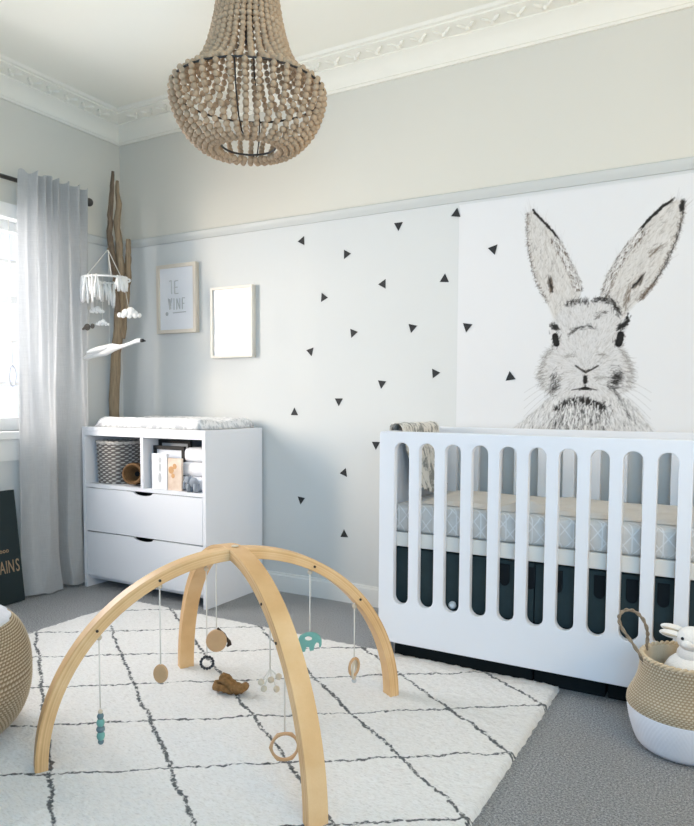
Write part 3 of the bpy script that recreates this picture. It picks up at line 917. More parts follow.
def paint():
    PX0, PX1, PZ0, PZ1, h = -1.222, .03, .935, 2.004, .0025
    nx, nz = int((PX1 - PX0) / h) + 1, int((PZ1 - PZ0) / h) + 1
    xs = PX0 + (PX1 - PX0) * np.arange(nx) / (nx - 1)
    zs = PZ0 + (PZ1 - PZ0) * np.arange(nz) / (nz - 1)
    GX, GZ = np.meshgrid(xs, zs)
    C = np.ones((nz, nx, 3)) * np.array(rgb(224, 225, 226))
    rg = np.random.default_rng(5)
    def inside(poly):
        m = np.zeros(GX.shape, bool)
        n = len(poly)
        for i in range(n):
            x1, z1 = poly[i]; x2, z2 = poly[(i + 1) % n]
            if z1 == z2: continue
            c = (z1 > GZ) != (z2 > GZ)
            m ^= c & (GX < (x2 - x1) * (GZ - z1) / (z2 - z1) + x1)
        return m
    def blur(a, n):
        for _ in range(n):
            a = (a + np.roll(a, 1, 0) + np.roll(a, -1, 0) + np.roll(a, 1, 1) + np.roll(a, -1, 1)) / 5
        return a
    def fill(poly, col, al, n=6):
        m = blur(inside(poly).astype(float), n)[..., None] * al
        C[:] = C * (1 - m) + np.array(col) * m
    def seg(x0, z0, x1, z1, w, al, col, taper=True):
        pad = w * 2 + h
        i0 = max(0, int((min(x0, x1) - pad - PX0) / h)); i1 = min(nx, int((max(x0, x1) + pad - PX0) / h) + 2)
        j0 = max(0, int((min(z0, z1) - pad - PZ0) / h)); j1 = min(nz, int((max(z0, z1) + pad - PZ0) / h) + 2)
        if i0 >= i1 or j0 >= j1: return
        X, Z = GX[j0:j1, i0:i1], GZ[j0:j1, i0:i1]
        dx, dz = x1 - x0, z1 - z0
        t = np.clip(((X - x0) * dx + (Z - z0) * dz) / (dx * dx + dz * dz + 1e-12), 0, 1)
        d = np.hypot(X - x0 - t * dx, Z - z0 - t * dz)
        ww = w * (1 - .7 * t) if taper else w
        a = (np.clip((ww + h * .6 - d) / (h * 1.2), 0, 1) * al)[..., None]
        C[j0:j1, i0:i1] = C[j0:j1, i0:i1] * (1 - a) + np.array(col) * a
    ink = np.array(rgb(38, 36, 34)); grey = np.array(rgb(120, 116, 110)); brown = np.array(rgb(106, 91, 76)); tan = np.array(rgb(172, 162, 150)); pale = np.array(rgb(230, 229, 227))
    def along(pts, n):
        P = np.array(pts); d = np.hypot(*(P[1:] - P[:-1]).T); s = np.r_[0, np.cumsum(d)]
        q = np.linspace(0, s[-1], n)
        return np.stack([np.interp(q, s, P[:, 0]), np.interp(q, s, P[:, 1])], 1)
    def furline(key, n, ln, w, al, col, ang=None, spread=.5, jit=.006, off=(0, 0)):
        for (x, z), (x2, z2) in zip(along(RAB_L[key], n), along(RAB_L[key], n + 1)[1:]):
            P = along(RAB_L[key], 40); k = np.argmin(np.hypot(P[:, 0] - x, P[:, 1] - z)); q = P[min(k + 1, 39)] - P[max(k - 1, 0)]
            a = (math.atan2(q[1], q[0]) if ang is None else ang) + rg.normal(0, spread)
            L = ln * rg.uniform(.5, 1.2)
            x += rg.normal(0, jit) + off[0] * rg.uniform(0, 2); z += rg.normal(0, jit) + off[1]
            seg(x - L / 2 * cos(a), z - L / 2 * sin(a), x + L / 2 * cos(a), z + L / 2 * sin(a), w * rg.uniform(.6, 1.2), al * rg.uniform(.5, 1.2), col)
    def solid(key, w, al, col):
        P = along(RAB_L[key], 24)
        for a, b in zip(P, P[1:]): seg(*a, *b, w, al, col, False)
    def furfill(poly, n, fn, ln, w, al, cols):
        P = np.array(poly); m = inside(poly); js, is_ = np.nonzero(m)
        for k in rg.integers(0, len(js), n):
            x, z = GX[js[k], is_[k]], GZ[js[k], is_[k]]
            a = fn(x, z) + rg.normal(0, .25)
            L = ln * rg.uniform(.4, 1.3)
            seg(x, z, x + L * cos(a), z + L * sin(a), w * rg.uniform(.5, 1.2), al * rg.uniform(.2, 1), cols[rg.integers(len(cols))])
    nose = RAB_L['nose'][2]
    # body and chest
    fill(RAB_F['body'], rgb(200, 200, 200), .85, 12)
    down = lambda x, z: -pi / 2 + (x - nose[0]) * 1.9
    furfill(RAB_F['body'], 2600, down, .035, .0022, .40, [grey, ink, grey, pale])
    furfill(RAB_F['body'], 1800, down, .03, .0022, .5, [pale])
    # ears
    for e, vx in (('ear_l', 1.78), ('ear_r', 1.12)):
        fill(RAB_F[e], rgb(210, 207, 202), .9, 5)
        furfill(RAB_F[e], 1300, lambda x, z: vx, .05, .0018, .22, [tan, grey, pale, pale, brown])
        furfill(RAB_F[e], 300, lambda x, z: vx - .5, .016, .0022, .4, [brown, tan, ink])
    furline('rim_l', 70, .030, .0038, .85, ink, None, .12, .0016)
    furline('rim_l2', 420, .020, .0022, .62, ink, radians(112), .35, .003, (-.013, -.002))
    furline('rim_l2', 300, .022, .0022, .55, brown, radians(112), .35, .004, (-.017, -.002))
    furline('rim_l2', 260, .020, .0018, .7, pale, radians(112), .35, .004, (-.015, 0))
    furline('rim_l2', 70, .020, .0012, .3, grey, radians(112), .3, .004)
    furline('rim_lo', 130, .016, .002, .5, brown, radians(205), .5, .004)
    furline('rim_lo', 60, .014, .002, .6, ink, None, .25, .003)
    furline('rim_ri', 90, .032, .0034, .85, ink, None, .15, .002)
    furline('rim_ri2', 440, .022, .0022, .62, ink, radians(60), .35, .003, (.014, -.004))
    furline('rim_ri2', 320, .024, .0022, .55, brown, radians(60), .35, .004, (.018, -.004))
    furline('rim_ri2', 260, .022, .0018, .7, pale, radians(60), .35, .004, (.016, 0))
    furline('rim_ri2', 70, .022, .0012, .3, grey, radians(60), .3, .004)
    furline('rim_ro', 190, .018, .002, .5, brown, radians(-45), .4, .005)
    furline('rim_ro', 120, .018, .0022, .7, ink, None, .3, .003)
    furline('tip_r', 34, .018, .005, .7, ink, radians(80), .2, .0035)
    furline('inner_l', 40, .03, .0032, .6, brown, radians(95), .2, .005)
    furline('inner_l', 12, .03, .004, .8, ink, radians(95), .15, .003)
    for k_, n in (('inner_r1', 30), ('inner_r2', 44), ('inner_r3', 50), ('inner_r4', 40)):
        furline(k_, n, .032, .0026, .45, brown, None, .25, .006)
    furline('inner_r2', 14, .03, .004, .75, ink, None, .15, .004)
    # head
    fill(RAB_F['head'], rgb(208, 207, 206), .95, 7)
    radial = lambda x, z: math.atan2(z - nose[1] - .0, x - nose[0])
    furfill(RAB_F['head'], 2600, radial, .022, .0015, .30, [grey, grey, tan, pale])
    furfill(RAB_F['head'], 500, radial, .010, .0018, .35, [ink, brown])
    furfill(RAB_F['head'], 1100, radial, .022, .0016, .4, [pale])
    furline('brow_top_l', 90, .022, .0024, .5, ink, radians(70), .6, .006)
    furline('brow_top_r', 130, .024, .0028, .6, ink, None, .5, .006)
    furline('fore', 50, .022, .0024, .5, ink, None, .4, .004); furline('fore2', 34, .02, .0022, .45, ink, None, .5, .005); furline('fore3', 26, .02, .0022, .45, ink, None, .5, .004)
    for s in ('l', 'r'):
        solid('eye_' + s, .0125 if s == 'l' else .0135, .95, np.array(rgb(22, 22, 23)))
        furline('eye_' + s, 46, .02, .003, .6, ink, radians(80), .5, .009)
        furline('brow_' + s, 34 if s == 'l' else 70, .018, .0042, .75, ink, None, .5, .005)
    furline('cheek_l', 80, .022, .0026, .5, ink, radians(235), .4, .011); furline('cheek_l', 50, .02, .002, .4, ink, radians(220), .4, .022); furline('cheek_r', 100, .026, .0028, .6, ink, radians(-15), .4, .012); furline('cheek_r', 60, .022, .002, .45, ink, radians(-15), .4, .024)
    furline('cheek_lo', 120, .028, .0018, .4, grey, radians(205), .35, .008); furline('cheek_ro', 120, .030, .0018, .4, grey, radians(-25), .35, .008)
    furline('jaw_r', 70, .030, .0016, .4, ink, radians(-60), .25, .005)
    for k_ in ('mz_l', 'mz_r', 'mz_r2'): furline(k_, 26, .02, .0018, .4, grey, None, .4, .006)
    solid('nose', .0036, .85, ink)
    nx_, nz_ = RAB_L['nose'][2]; seg(nx_ - .014, nz_ + .008, nx_, nz_, .0055, .9, ink, False); seg(nx_ + .014, nz_ + .008, nx_, nz_, .0055, .9, ink, False); furline('nose', 40, .014, .002, .4, grey, radians(-90), .4, .004)
    solid('phil', .0070, .75, ink); furline('phil', 30, .016, .003, .6, ink, radians(-90), .4, .004)
    solid('lip', .0024, .7, ink); solid('lipc', .0058, .85, ink)
    lx, lz = RAB_L['lip'][2]; seg(lx - .024, lz - .010, lx, lz - .002, .0052, .8, ink, False); seg(lx + .024, lz - .010, lx, lz - .002, .0052, .8, ink, False); seg(lx, lz + .008, lx, lz - .006, .0045, .8, ink, False)
    # dark chest under the chin
    furline('chest', 420, .026, .003, .6, ink, radians(-90), .5, .007)
    for q_ in range(5): furline('chest', 70, .03, .003, .55, ink, radians(-90), .45, .02, (0, -.03 - .024 * q_))
    for q_ in range(6): furline('chest', 60, .028, .0028, .7, pale, radians(-90), .45, .02, (0, -.02 - .022 * q_))
    for q_, (x, z) in enumerate(along(RAB_L['chest'], 300)):
        a = down(x, z) + rg.normal(0, .22); L = rg.uniform(.015, .05); o = rg.uniform(0, .11)
        x += rg.normal(0, .012)
        seg(x + o * cos(a), z + o * sin(a), x + (o + L) * cos(a), z + (o + L) * sin(a), .0022, rg.uniform(.2, .7), ink if q_ % 5 < 3 else pale)
    # whiskers
    for k in range(10):
        s = 1 if k % 2 else -1
        x0, z0 = nose[0] + s * .10, nose[1] - .02 - .012 * (k // 2)
        P = [(x0 + s * q * .17, z0 - q * (.02 + .025 * (k // 2)) - .05 * q * q) for q in np.linspace(0, 1, 8)]
        for a, b in zip(P, P[1:]): seg(*a, *b, .0009, .35, grey, False)
    verts = np.stack([GX.ravel(), np.full(GX.size, YB - .004), GZ.ravel()], 1)
    return nx, nz, verts, np.clip(C, 0, 1).reshape(-1, 3), (PX0, PX1, PZ0, PZ1)

def poster():
    nx, nz, V, C, (a, b, c, d) = paint()
    base = Vector(((a + b) / 2, YB, c))
    V = V - np.array(base)
    n0 = len(V)
    idx = np.arange(nx * nz).reshape(nz, nx)
    F = np.stack([idx[:-1, :-1], idx[:-1, 1:], idx[1:, 1:], idx[1:, :-1]], -1).reshape(-1, 4)
    # edge strip back to the wall
    ring = np.r_[idx[0, :-1], idx[:-1, -1], idx[-1, :0:-1], idx[:0:-1, 0]]
    Vb = V[ring].copy(); Vb[:, 1] = -.0002
    k = np.arange(len(ring)); k2 = (k + 1) % len(ring)
    F2 = np.stack([ring[k], n0 + k, n0 + k2, ring[k2]], -1)
    V = np.r_[V, Vb]; C = np.r_[C, C[ring]]; F = np.r_[F, F2]
    me = bpy.data.meshes.new('rabbit_poster')
    me.from_pydata(V.tolist(), [], F.tolist())
    at = me.color_attributes.new('ink', 'FLOAT_COLOR', 'POINT')
    at.data.foreach_set('color', np.c_[C, np.ones(len(C))].ravel().astype(np.float32))
    me.materials.append(M['poster'])
    o = bpy.data.objects.new('rabbit_poster', me); COL.objects.link(o); o.location = base; LOC[o.name] = base
    return tag(o, 'large white wall poster of a rabbit drawn in black and grey', 'poster')
poster()

# ------------------------------------------------------------------ crib
KX0, KX1, KY0, KY1, KT = -1.305, .098, 2.572, 3.195, .952
crib = thing('crib', 'white cot with rounded slots cut through flat side panels', 'crib', ((KX0 + KX1) / 2, (KY0 + KY1) / 2, 0))
def slot(c, w, z0, z1, n=14):
    r = w / 2
    return [(c + r * cos(pi * k / n), z1 - r + r * sin(pi * k / n)) for k in range(n + 1)] + [(c - r * cos(pi * k / n), z0 + r - r * sin(pi * k / n)) for k in range(n + 1)]
slots = [slot(-1.2045 + .1092 * k, .064, .245, .907) for k in range(12)]
obj('front_panel', plate([rrect(KX0, KX1, .080, KT, .012)] + slots, .030, .004, T(0, KY0 + .015, 0) @ XZ), M['crib_white'], crib, 'auto')
slots = [slot(-1.165 + .1092 * k, .058, .245, .907) for k in range(12) if -1.165 + .1092 * k < KX1 - .06]
obj('back_panel', plate([rrect(KX0, KX1, .080, KT, .012)] + slots, .030, .004, T(0, KY1 - .015, 0) @ XZ), M['crib_white'], crib, 'auto')
for x0, s in ((KX0 - .006, 1), (KX1 - .026, -1)):
    y0, y1 = KY0 + .030, KY1 - .030
    out = [(y0, 0), (y0 + .06, 0), (y0 + .075, .07)] + [(y1 - .075, .07), (y1 - .06, 0), (y1, 0), (y1, KT - .002), (y0, KT - .002)]
    obj('end_panel', plate([out], .032, .003, T(x0 + .016, 0, 0) @ YZ), M['crib_white'], crib, 'auto')
for x0 in (KX0 - .006, KX1 - .034):
    obj('leg', bx(x0, x0 + .040, KY0 + .004, KY0 + .0295, 0, .0795, bev=.002), M['crib_white'], crib)
bm = bx(KX0 + .030, KX1 - .030, KY0 + .034, KY1 - .034, .478, .536, bev=.003)
obj('mattress_base', bm, M['cotbase'], crib)

tag(obj('cot_mattress', bx(KX0 + .034, KX1 - .034, KY0 + .040, KY1 - .040, .5365, .648, bev=.018), M['sheet'], None, True), 'cot mattress in a grey-blue sheet with a white triangle lattice', 'mattress')

def flat_blanket():
    bm = bmesh.new(); nu, nv = 90, 34
    x0, x1, y0, y1 = -1.17, .03, 2.668, 3.12
    g = []
    for i in range(nu + 1):
        u = i / nu; row = []
        for j in range(nv + 1):
            v = j / nv
            y = y0 + (y1 - y0) * v + (.022 * noise.noise((u * 5, .2, 0)) + .03 * (u < .3) * (.3 - u)) * (1 - v)
            z = .662 + .007 * noise.noise((u * 10, v * 5, 2)) + .035 * math.exp(-((u - .36) / .045) ** 2 - ((v - .12) / .16) ** 2)
            if min(u, 1 - u) < .01 or min(v, 1 - v) < .03: z = .6505
            row.append(bm.verts.new((x0 + (x1 - x0) * u, y, max(z, .6505))))
        g.append(row)
    for a, b in zip(g, g[1:]):
        for j in range(nv): bm.faces.new((a[j], b[j], b[j + 1], a[j + 1]))
    return bm
tag(obj('baby_blanket', flat_blanket(), M['blanket'], None, True), 'beige baby blanket spread flat over the cot mattress', 'blanket')

def draped():
    bm = bmesh.new(); nu, nv = 46, 70
    path = [(-1.330, .80), (-1.331, .90), (-1.328, .950), (-1.316, .966), (-1.295, .970), (-1.274, .966), (-1.262, .950), (-1.254, .90), (-1.245, .80), (-1.232, .69)]
    P = [Vector((a, 0, b)) for a, b in path]
    L = [0]
    for a, b in zip(P, P[1:]): L.append(L[-1] + (b - a).length)
    def ev(s):
        s *= L[-1]
        for k in range(len(P) - 1):
            if s <= L[k + 1] or k == len(P) - 2:
                f = (s - L[k]) / (L[k + 1] - L[k]); return P[k].lerp(P[k + 1], f)
    g = []
    for i in range(nu + 1):
        u = i / nu; row = []
        for j in range(nv + 1):
            v = j / nv
            p = ev(v)
            y = 2.70 + .40 * u
            y += (.035 * sin(v * 9 + 1) * (v - .4) if v > .4 else 0)
            inner = max(0, v - .55) / .45
            w = noise.noise((u * 9, v * 3, .7)) * .5 + .5
            x = p.x + inner * .055 * w + .004 * w
            if v < .3: x = p.x - .012 * w
            z = p.z + (.018 * w if .3 < v < .62 else 0)
            if v > .6: z -= (v - .6) / .4 * .06 * noise.noise((u * 5, 9.1, 0)) + (v - .6) * .12 * (u - .5)
            row.append(bm.verts.new((x, y, z)))
        g.append(row)
    for a, b in zip(g, g[1:]):
        for j in range(nv): bm.faces.new((a[j], b[j], b[j + 1], a[j + 1]))
    return bm
o = tag(obj('muslin_wrap', draped(), M['muslin'], None, True), 'grey leaf-print muslin wrap draped over the end of the cot', 'blanket')
md = o.modifiers.new('cloth_thickness', 'SOLIDIFY'); md.thickness = .003; md.offset = 1

for k, (x0, x1, tabs, lab) in enumerate(((-1.262, -.680, (-.790, -.690), 'added dark box standing in for the shade under the cot, with a white knob, nearest the cabinet'),
                                 (-.672, -.412, (-.590, -.440), 'narrow added dark box standing in for the shade in the middle under the cot'),
                                 (-.404, .060, (-.330, -.228), 'added dark box standing in for the shade under the cot behind the seagrass basket'))):
    t = thing('shade_box', lab, 'dark filler box', ((x0 + x1) / 2, 2.98, 0), 'added dark boxes for the shade under the cot')  # added dark boxes, solid stand-ins for the shade under the cot
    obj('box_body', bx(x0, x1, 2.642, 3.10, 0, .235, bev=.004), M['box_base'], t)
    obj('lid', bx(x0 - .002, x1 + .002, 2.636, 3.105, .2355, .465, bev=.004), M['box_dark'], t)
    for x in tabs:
        obj('dark_tab', plate([[(x - .019, .45)] + [(x - .019 * cos(pi * q / 10), .385 - .019 * sin(pi * q / 10)) for q in range(11)] + [(x + .019, .45)]], .006, .001, T(0, 2.632, 0) @ XZ), M['charcoal_dark'], t)
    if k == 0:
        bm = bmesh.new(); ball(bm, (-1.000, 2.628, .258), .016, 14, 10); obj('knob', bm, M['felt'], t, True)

# ------------------------------------------------------------------ rug
def rug_mesh():
    x0, x1, y0, y1 = RUG
    nx, ny = 300, 310
    bm = bmesh.new(); g = []
    for i in range(nx + 1):
        row = []
        for j in range(ny + 1):
            u, v = i / nx, j / ny
            e = min(u, 1 - u) * (x1 - x0); f = min(v, 1 - v) * (y1 - y0)
            k = min(1, min(e, f) / .02)
            x, y = x0 + (x1 - x0) * u, y0 + (y1 - y0) * v
            if k < 1:
                x += .005 * noise.noise((y * 30, x * 30, 5)); y += .005 * noise.noise((x * 30, y * 30, 8))
            z = .0015 + (.018 + .004 * noise.noise((x * 45, y * 45, 0)) + .003 * noise.noise((x * 110, y * 110, 3)) + .002 * noise.noise((x * 8, y * 8, 1))) * sqrt(max(0, k * (2 - k)))
            row.append(bm.verts.new((x, y, z)))
        g.append(row)
    for a, b in zip(g, g[1:]):
        for j in range(ny): bm.faces.new((a[j], b[j], b[j + 1], a[j + 1]))
    return bm
tag(obj('shag_rug', rug_mesh(), M['rug'], None, True), 'cream shaggy rug with dark diamond lines on the grey carpet', 'rug')

# ------------------------------------------------------------------ play gym
GC = Vector((-1.405, 1.757, 0)); GZ0 = .014
A1, A2 = radians(56.4), radians(-32.0)
gym = thing('play_gym', 'bent birch plywood baby play gym of two crossed arches on the rug', 'play gym', (GC.x, GC.y, GZ0))
def arch(ang, r0, r1, w, lift):
    bm = bmesh.new(); n = 64; d = Vector((cos(ang), sin(ang), 0)); nn = Vector((-d.y, d.x, 0)); rings = []
    for k in range(n + 1):
        a = pi * k / n
        c = abs(cos(a))
        row = []
        for r, s in ((r0, -1), (r0, 1), (r1, 1), (r1, -1)):
            # feet stand upright: straighten the last stretch of the curve
            x = r * cos(a) * (1.025 if ang < 0 else 1.01); z = r * sin(a)
            row.append((GC + d * x + nn * (s * w / 2)) + Vector((0, 0, GZ0 + z + lift * (1 - c))))
        rings.append([bm.verts.new(p) for p in row])
    for a, b in zip(rings, rings[1:]):
        for i in range(4): bm.faces.new((a[i], a[(i + 1) % 4], b[(i + 1) % 4], b[i]))
    bm.faces.new(rings[0][::-1]); bm.faces.new(rings[-1])
    bmesh.ops.recalc_face_normals(bm, faces=bm.faces)
    es = [e for e in bm.edges if len(e.link_faces) == 2 and e.calc_face_angle(0) > 1]
    bmesh.ops.bevel(bm, geom=es, offset=.003, segments=2, profile=.5, affect='EDGES')
    return bm
obj('arch', arch(A1, .558, .594, .054, 0), M['ply'], gym, 'auto')
obj('arch', arch(A2, .558, .594, .056, .0015), M['ply'], gym, 'auto')
bm = bmesh.new(); ball(bm, GC + Vector((0, 0, GZ0 + .598)), .012, 14, 8, (1, 1, .3)); obj('bolt_cap', bm, M['toy_wood_pale'], gym, True)

def apt(ang, s):                       # point on the underside of an arch
    return Vector((GC.x + cos(ang) * s, GC.y + sin(ang) * s, GZ0 + sqrt(.558 ** 2 - s * s)))
VW = Vector((-.62, .78, 0)).normalized()
def hang(label, ang, s, ztoy, cat='hanging toy', name='hanging_toy'):
    p = apt(ang, s)
    t = thing(name, label, cat, (p.x, p.y, ztoy), 'toys hanging from the play gym')
    mid = Vector((p.x, p.y, 0)) + (Vector((cos(ang) * s, sin(ang) * s, 0)) * .02); mid.z = GZ0 + sqrt(.572 ** 2 - s * s)
    nn = Vector((-sin(ang), cos(ang), 0)); bm = bmesh.new(); tube(bm, [mid - nn * .0305, mid + nn * .0305], .0042, 10)
    obj('peg', bm, M['leather'], gym, 'auto', 'dark peg hole')
    bm = bmesh.new(); tube(bm, [p + Vector((0, 0, .004)), (p.x, p.y, ztoy)], .0022, 6); obj('string', bm, M['string'], t, True)
    bm = bmesh.new(); ball(bm, p + Vector((0, 0, -.008)), .0085, 10, 8); obj('wooden_stopper', bm, M['toy_wood_pale'], t, True)
    return t, p
def facing(p, z, yaw):                 # board frame standing upright and turned about z
    return T(p.x, p.y, z) @ Matrix.Rotation(yaw, 4, 'Z') @ XZ
YAW = atan2(-.80, 1.0) * 0 + radians(38)
# grey-teal bead dropper
t, p = hang('slim string of teal and grey beads hanging nearest the knitted pouf', A1, -.417, .162)
zz = .158
for r, m, sc in ((.007, 'toy_wood_pale', 1), (.010, 'grey_blue', 1.1), (.012, 'teal', 1.2), (.013, 'grey_blue', .9), (.012, 'teal', 1.3), (.009, 'grey_blue', 1.0)):
    bm = bmesh.new(); zz -= r * sc * .8; ball(bm, (p.x, p.y, zz), r, 10, 8, (1, 1, sc)); zz -= r * sc * .7; obj('bead', bm, M[m], t, True)
# flat wooden disc
t, p = hang('plain oval wooden disc on a long string', A1, -.239, .266)
bm = plate([[(.023 * cos(2 * pi * k / 32), -.029 + .029 * sin(2 * pi * k / 32)) for k in range(32)]], .012, .003, facing(p, .266, radians(20))); obj('disc', bm, M['toy_wood'], t, 'auto')
# fox-shaped disc with leather
t, p = hang('large round wooden teether edged with dark leather, by the rear arch leg', A2, -.197, .287)
out = [(.036 * cos(2 * pi * k / 40), -.044 + .039 * sin(2 * pi * k / 40)) for k in range(40)]
obj('disc', plate([out], .014, .003, facing(p, .287, YAW)), M['toy_wood'], t, 'auto')
bm = bmesh.new(); tube(bm, [facing(p, .287, YAW) @ Vector(q) for q in ((.004, 0, 0), (.014, -.012, 0), (.026, -.022, 0), (.033, -.036, 0), (.043, -.05, 0), (.045, -.058, 0), (.036, -.066, 0))], [.004, .005, .005, .005, .007, .008, .004], 8); obj('leather_edge', bm, M['leather'], t, True)
# charcoal ring
t, p = hang('small charcoal beaded ring hanging beside the rear arch leg', A2, -.309, .150)
for k in range(14):
    a = 2 * pi * k / 14
    bm = bmesh.new(); ball(bm, facing(p, .150, YAW) @ Vector((.022 * sin(a), -.023 + .022 * cos(a), 0)), .0056, 8, 6); obj('bead', bm, M['black_bead'], t, True)
# bead cluster
t, p = hang('cluster of pale wooden beads on knotted strings', A2, .293, .310)
for dx, dz in ((-.018, -.055), (.018, -.058), (.002, -.03), (-.026, -.035), (.024, -.022)):
    q = facing(p, .310, YAW) @ Vector((dx, dz, 0))
    bm = bmesh.new(); tube(bm, [(p.x, p.y, .312), q], .0016, 6); obj('cord', bm, M['string'], t, True)
    bm = bmesh.new(); ball(bm, q, .0095, 10, 8); obj('bead', bm, M['toy_wood_pale'], t, True)
# wooden hexagonal ring
t, p = hang('large hexagonal wooden ring hanging beside the front arch leg', A2, .397, .172)
Mh = facing(p, .172, YAW)
hexo = []
for k in range(6):
    for q in range(4):
        a0, a1 = 2 * pi * k / 6, 2 * pi * (k + 1) / 6
        v = Vector((cos(a0), sin(a0))).lerp(Vector((cos(a1), sin(a1))), q / 4); v = v.lerp(v.normalized(), .45)
        hexo.append((.043 * v.x, -.042 + .043 * v.y))
obj('ring', plate([hexo, [(.033 * cos(2 * pi * k / 40), -.042 + .033 * sin(2 * pi * k / 40)) for k in range(40)][::-1]], .012, .003, Mh), M['toy_wood'], t, 'auto')
# teal elephant teether
t, p = hang('flat teal elephant teether hanging from the arch nearest the crib', A1, .261, .296)
eo = [(-.034, -.048), (-.037, -.030), (-.030, -.014), (-.012, -.004), (.008, -.002), (.022, -.006), (.031, -.014), (.036, -.026), (.036, -.040), (.033, -.048), (.028, -.048), (.029, -.040), (.026, -.034), (.020, -.034), (.016, -.040), (.014, -.046),
      (.012, -.058), (.000, -.060), (-.002, -.048), (-.010, -.048), (-.014, -.062), (-.028, -.066), (-.032, -.058)]
hole = [(-.004 + .011 * cos(2 * pi * k / 18), -.022 + .007 * sin(2 * pi * k / 18)) for k in range(18)][::-1]
Me = facing(p, .296, radians(28)) @ Matrix.Scale(1.12, 4)
obj('elephant', plate([eo, hole], .011, .003, Me), M['teal'], t, 'auto')
# two linked wooden rings
t, p = hang('pair of linked pale wooden rings hanging nearest the crib', A1, .431, .176)
for k, yw in enumerate((radians(80), radians(105))):
    bm = bmesh.new(); Mr = facing(p, .176, yw)
    tube(bm, [Mr @ Vector((.026 * cos(2 * pi * q / 28) + .004 * k, -.032 - .012 * k + .030 * sin(2 * pi * q / 28), 0)) for q in range(28)], .0048, 8, True)
    obj('ring', bm, M['toy_wood_pale'] if k else M['toy_wood'], t, True)
bm = bmesh.new(); ball(bm, (p.x, p.y, .095), .009, 10, 8); obj('bead', bm, M['silver'], t, True)
# brown knotted toy on the rug
bm = bmesh.new()
bp = Vector((-1.585, 1.955, .024))
for (dx, dy, dz, rx, ry, yaw, tilt) in ((-.026, -.004, .014, .034, .022, .3, .15), (.026, .006, .018, .036, .022, -.2, -.25), (.0, .0, .030, .040, .015, .1, .5)):
    R = Matrix.Rotation(yaw, 4, 'Z') @ Matrix.Rotation(tilt, 4, 'Y')
    tube(bm, [bp + Vector((dx, dy, dz)) + (R @ Vector((rx * cos(2 * pi * k / 24), ry * sin(2 * pi * k / 24), .004 * sin(6 * pi * k / 24)))) for k in range(24)], [.0125 + .002 * sin(k * 2.4) for k in range(24)], 9, True)
tag(obj('knotted_toy', bm, M['brown_yarn'], None, True), 'brown knotted yarn toy lying on the rug under the play gym', 'toy')

# ------------------------------------------------------------------ chandelier
HC = Vector((-1.598, 2.088, 2.178))
ch = thing('bead_chandelier', 'wooden bead chandelier with a flared neck and open bowl', 'chandelier', (HC.x, HC.y, HC.z - .22))
def strand(prof, r, sp):
    P = [Vector(p) for p in prof]
    # smooth curve through the profile, then beads at even steps
    Q = []
    for i in range(len(P) - 1):
        p0, p1, p2, p3 = P[max(i - 1, 0)], P[i], P[i + 1], P[min(i + 2, len(P) - 1)]
        for k in range(24):
            t = k / 24
            Q.append(.5 * ((2 * p1) + (p2 - p0) * t + (2 * p0 - 5 * p1 + 4 * p2 - p3) * t * t + (3 * p1 - p0 - 3 * p2 + p3) * t ** 3))
    Q.append(P[-1])
    bm = bmesh.new(); acc = 0; last = Q[0]
    pts = [Q[0]]
    for q in Q[1:]:
        acc += (q - last).length; last = q
        if acc >= sp: pts.append(q); acc = 0
    for q in pts:
        ball(bm, HC + Vector((q.x, random.uniform(-.0015, .0015), q.y)), r * random.uniform(.92, 1.05), 9, 6)
    return bm
UP = [(.082, .50), (.090, .43), (.099, .35), (.113, .26), (.132, .18), (.156, .115), (.192, .062), (.232, .028), (.271, .008)]
LO = [(.273, -.008), (.271, -.04), (.256, -.088), (.230, -.134), (.194, -.174), (.154, -.198), (.118, -.198), (.097, -.188)]
NST = 36
protos = []
for prof in (UP, LO):
    for v in range(2):
        protos.append(strand(prof, .0112, .0205))
made = []
for i, bmp in enumerate(protos):
    made.append(obj('bead_strand', bmp, M['bead'], ch, True))
for half in (0, 1):
    for k in range(NST):
        src = made[half * 2 + k % 2]
        o = src if k < 2 else src.copy()
        if k >= 2: COL.objects.link(o); o.parent = ch
        o.rotation_euler = (0, 0, 2 * pi * (k + .5 * half) / NST)
for r, z, w, nm in ((.271, 0, .004, 'bowl_ring'), (.097, -.185, .0038, 'bottom_ring'), (.082, .505, .005, 'top_ring')):
    bm = bmesh.new(); tube(bm, circ(HC + Vector((0, 0, z)), r, 64), w, 8, True); obj(nm, bm, M['wire'], ch, True)
bm = bmesh.new()
for k in range(4):
    a = radians(28 + 90 * k)
    tube(bm, [HC + Vector((r * cos(a), r * sin(a), z)) for r, z in ((.268, 0), (.247, -.083), (.198, -.155), (.142, -.183), (.097, -.185))], .0025, 6)
    tube(bm, [HC + Vector((r * cos(a), r * sin(a), z)) for r, z in ((.078, .5), (.10, .28), (.14, .12), (.268, 0))], .0025, 6)
obj('wire_frame', bm, M['wire'], ch, True)
bm = bmesh.new(); tube(bm, [HC + Vector((0, 0, .22)), HC + Vector((0, 0, .59))], .006, 8)
for k in range(4): tube(bm, [HC + Vector((0, 0, .505)), HC + Vector((.082 * cos(k * pi / 2), .082 * sin(k * pi / 2), .505))], .003, 6)
obj('rod', bm, M['wire'], ch, True)
bm = bmesh.new(); lathe(bm, [(.012, .17), (.018, .18), (.018, .22), (.010, .235)], HC, 20); obj('lamp_holder', bm, M['wire'], ch, True)
bm = bmesh.new(); lathe(bm, [(.02, .57), (.05, .585), (.055, .612)], HC, 28); obj('ceiling_rose', bm, M['trim'], ch, True)

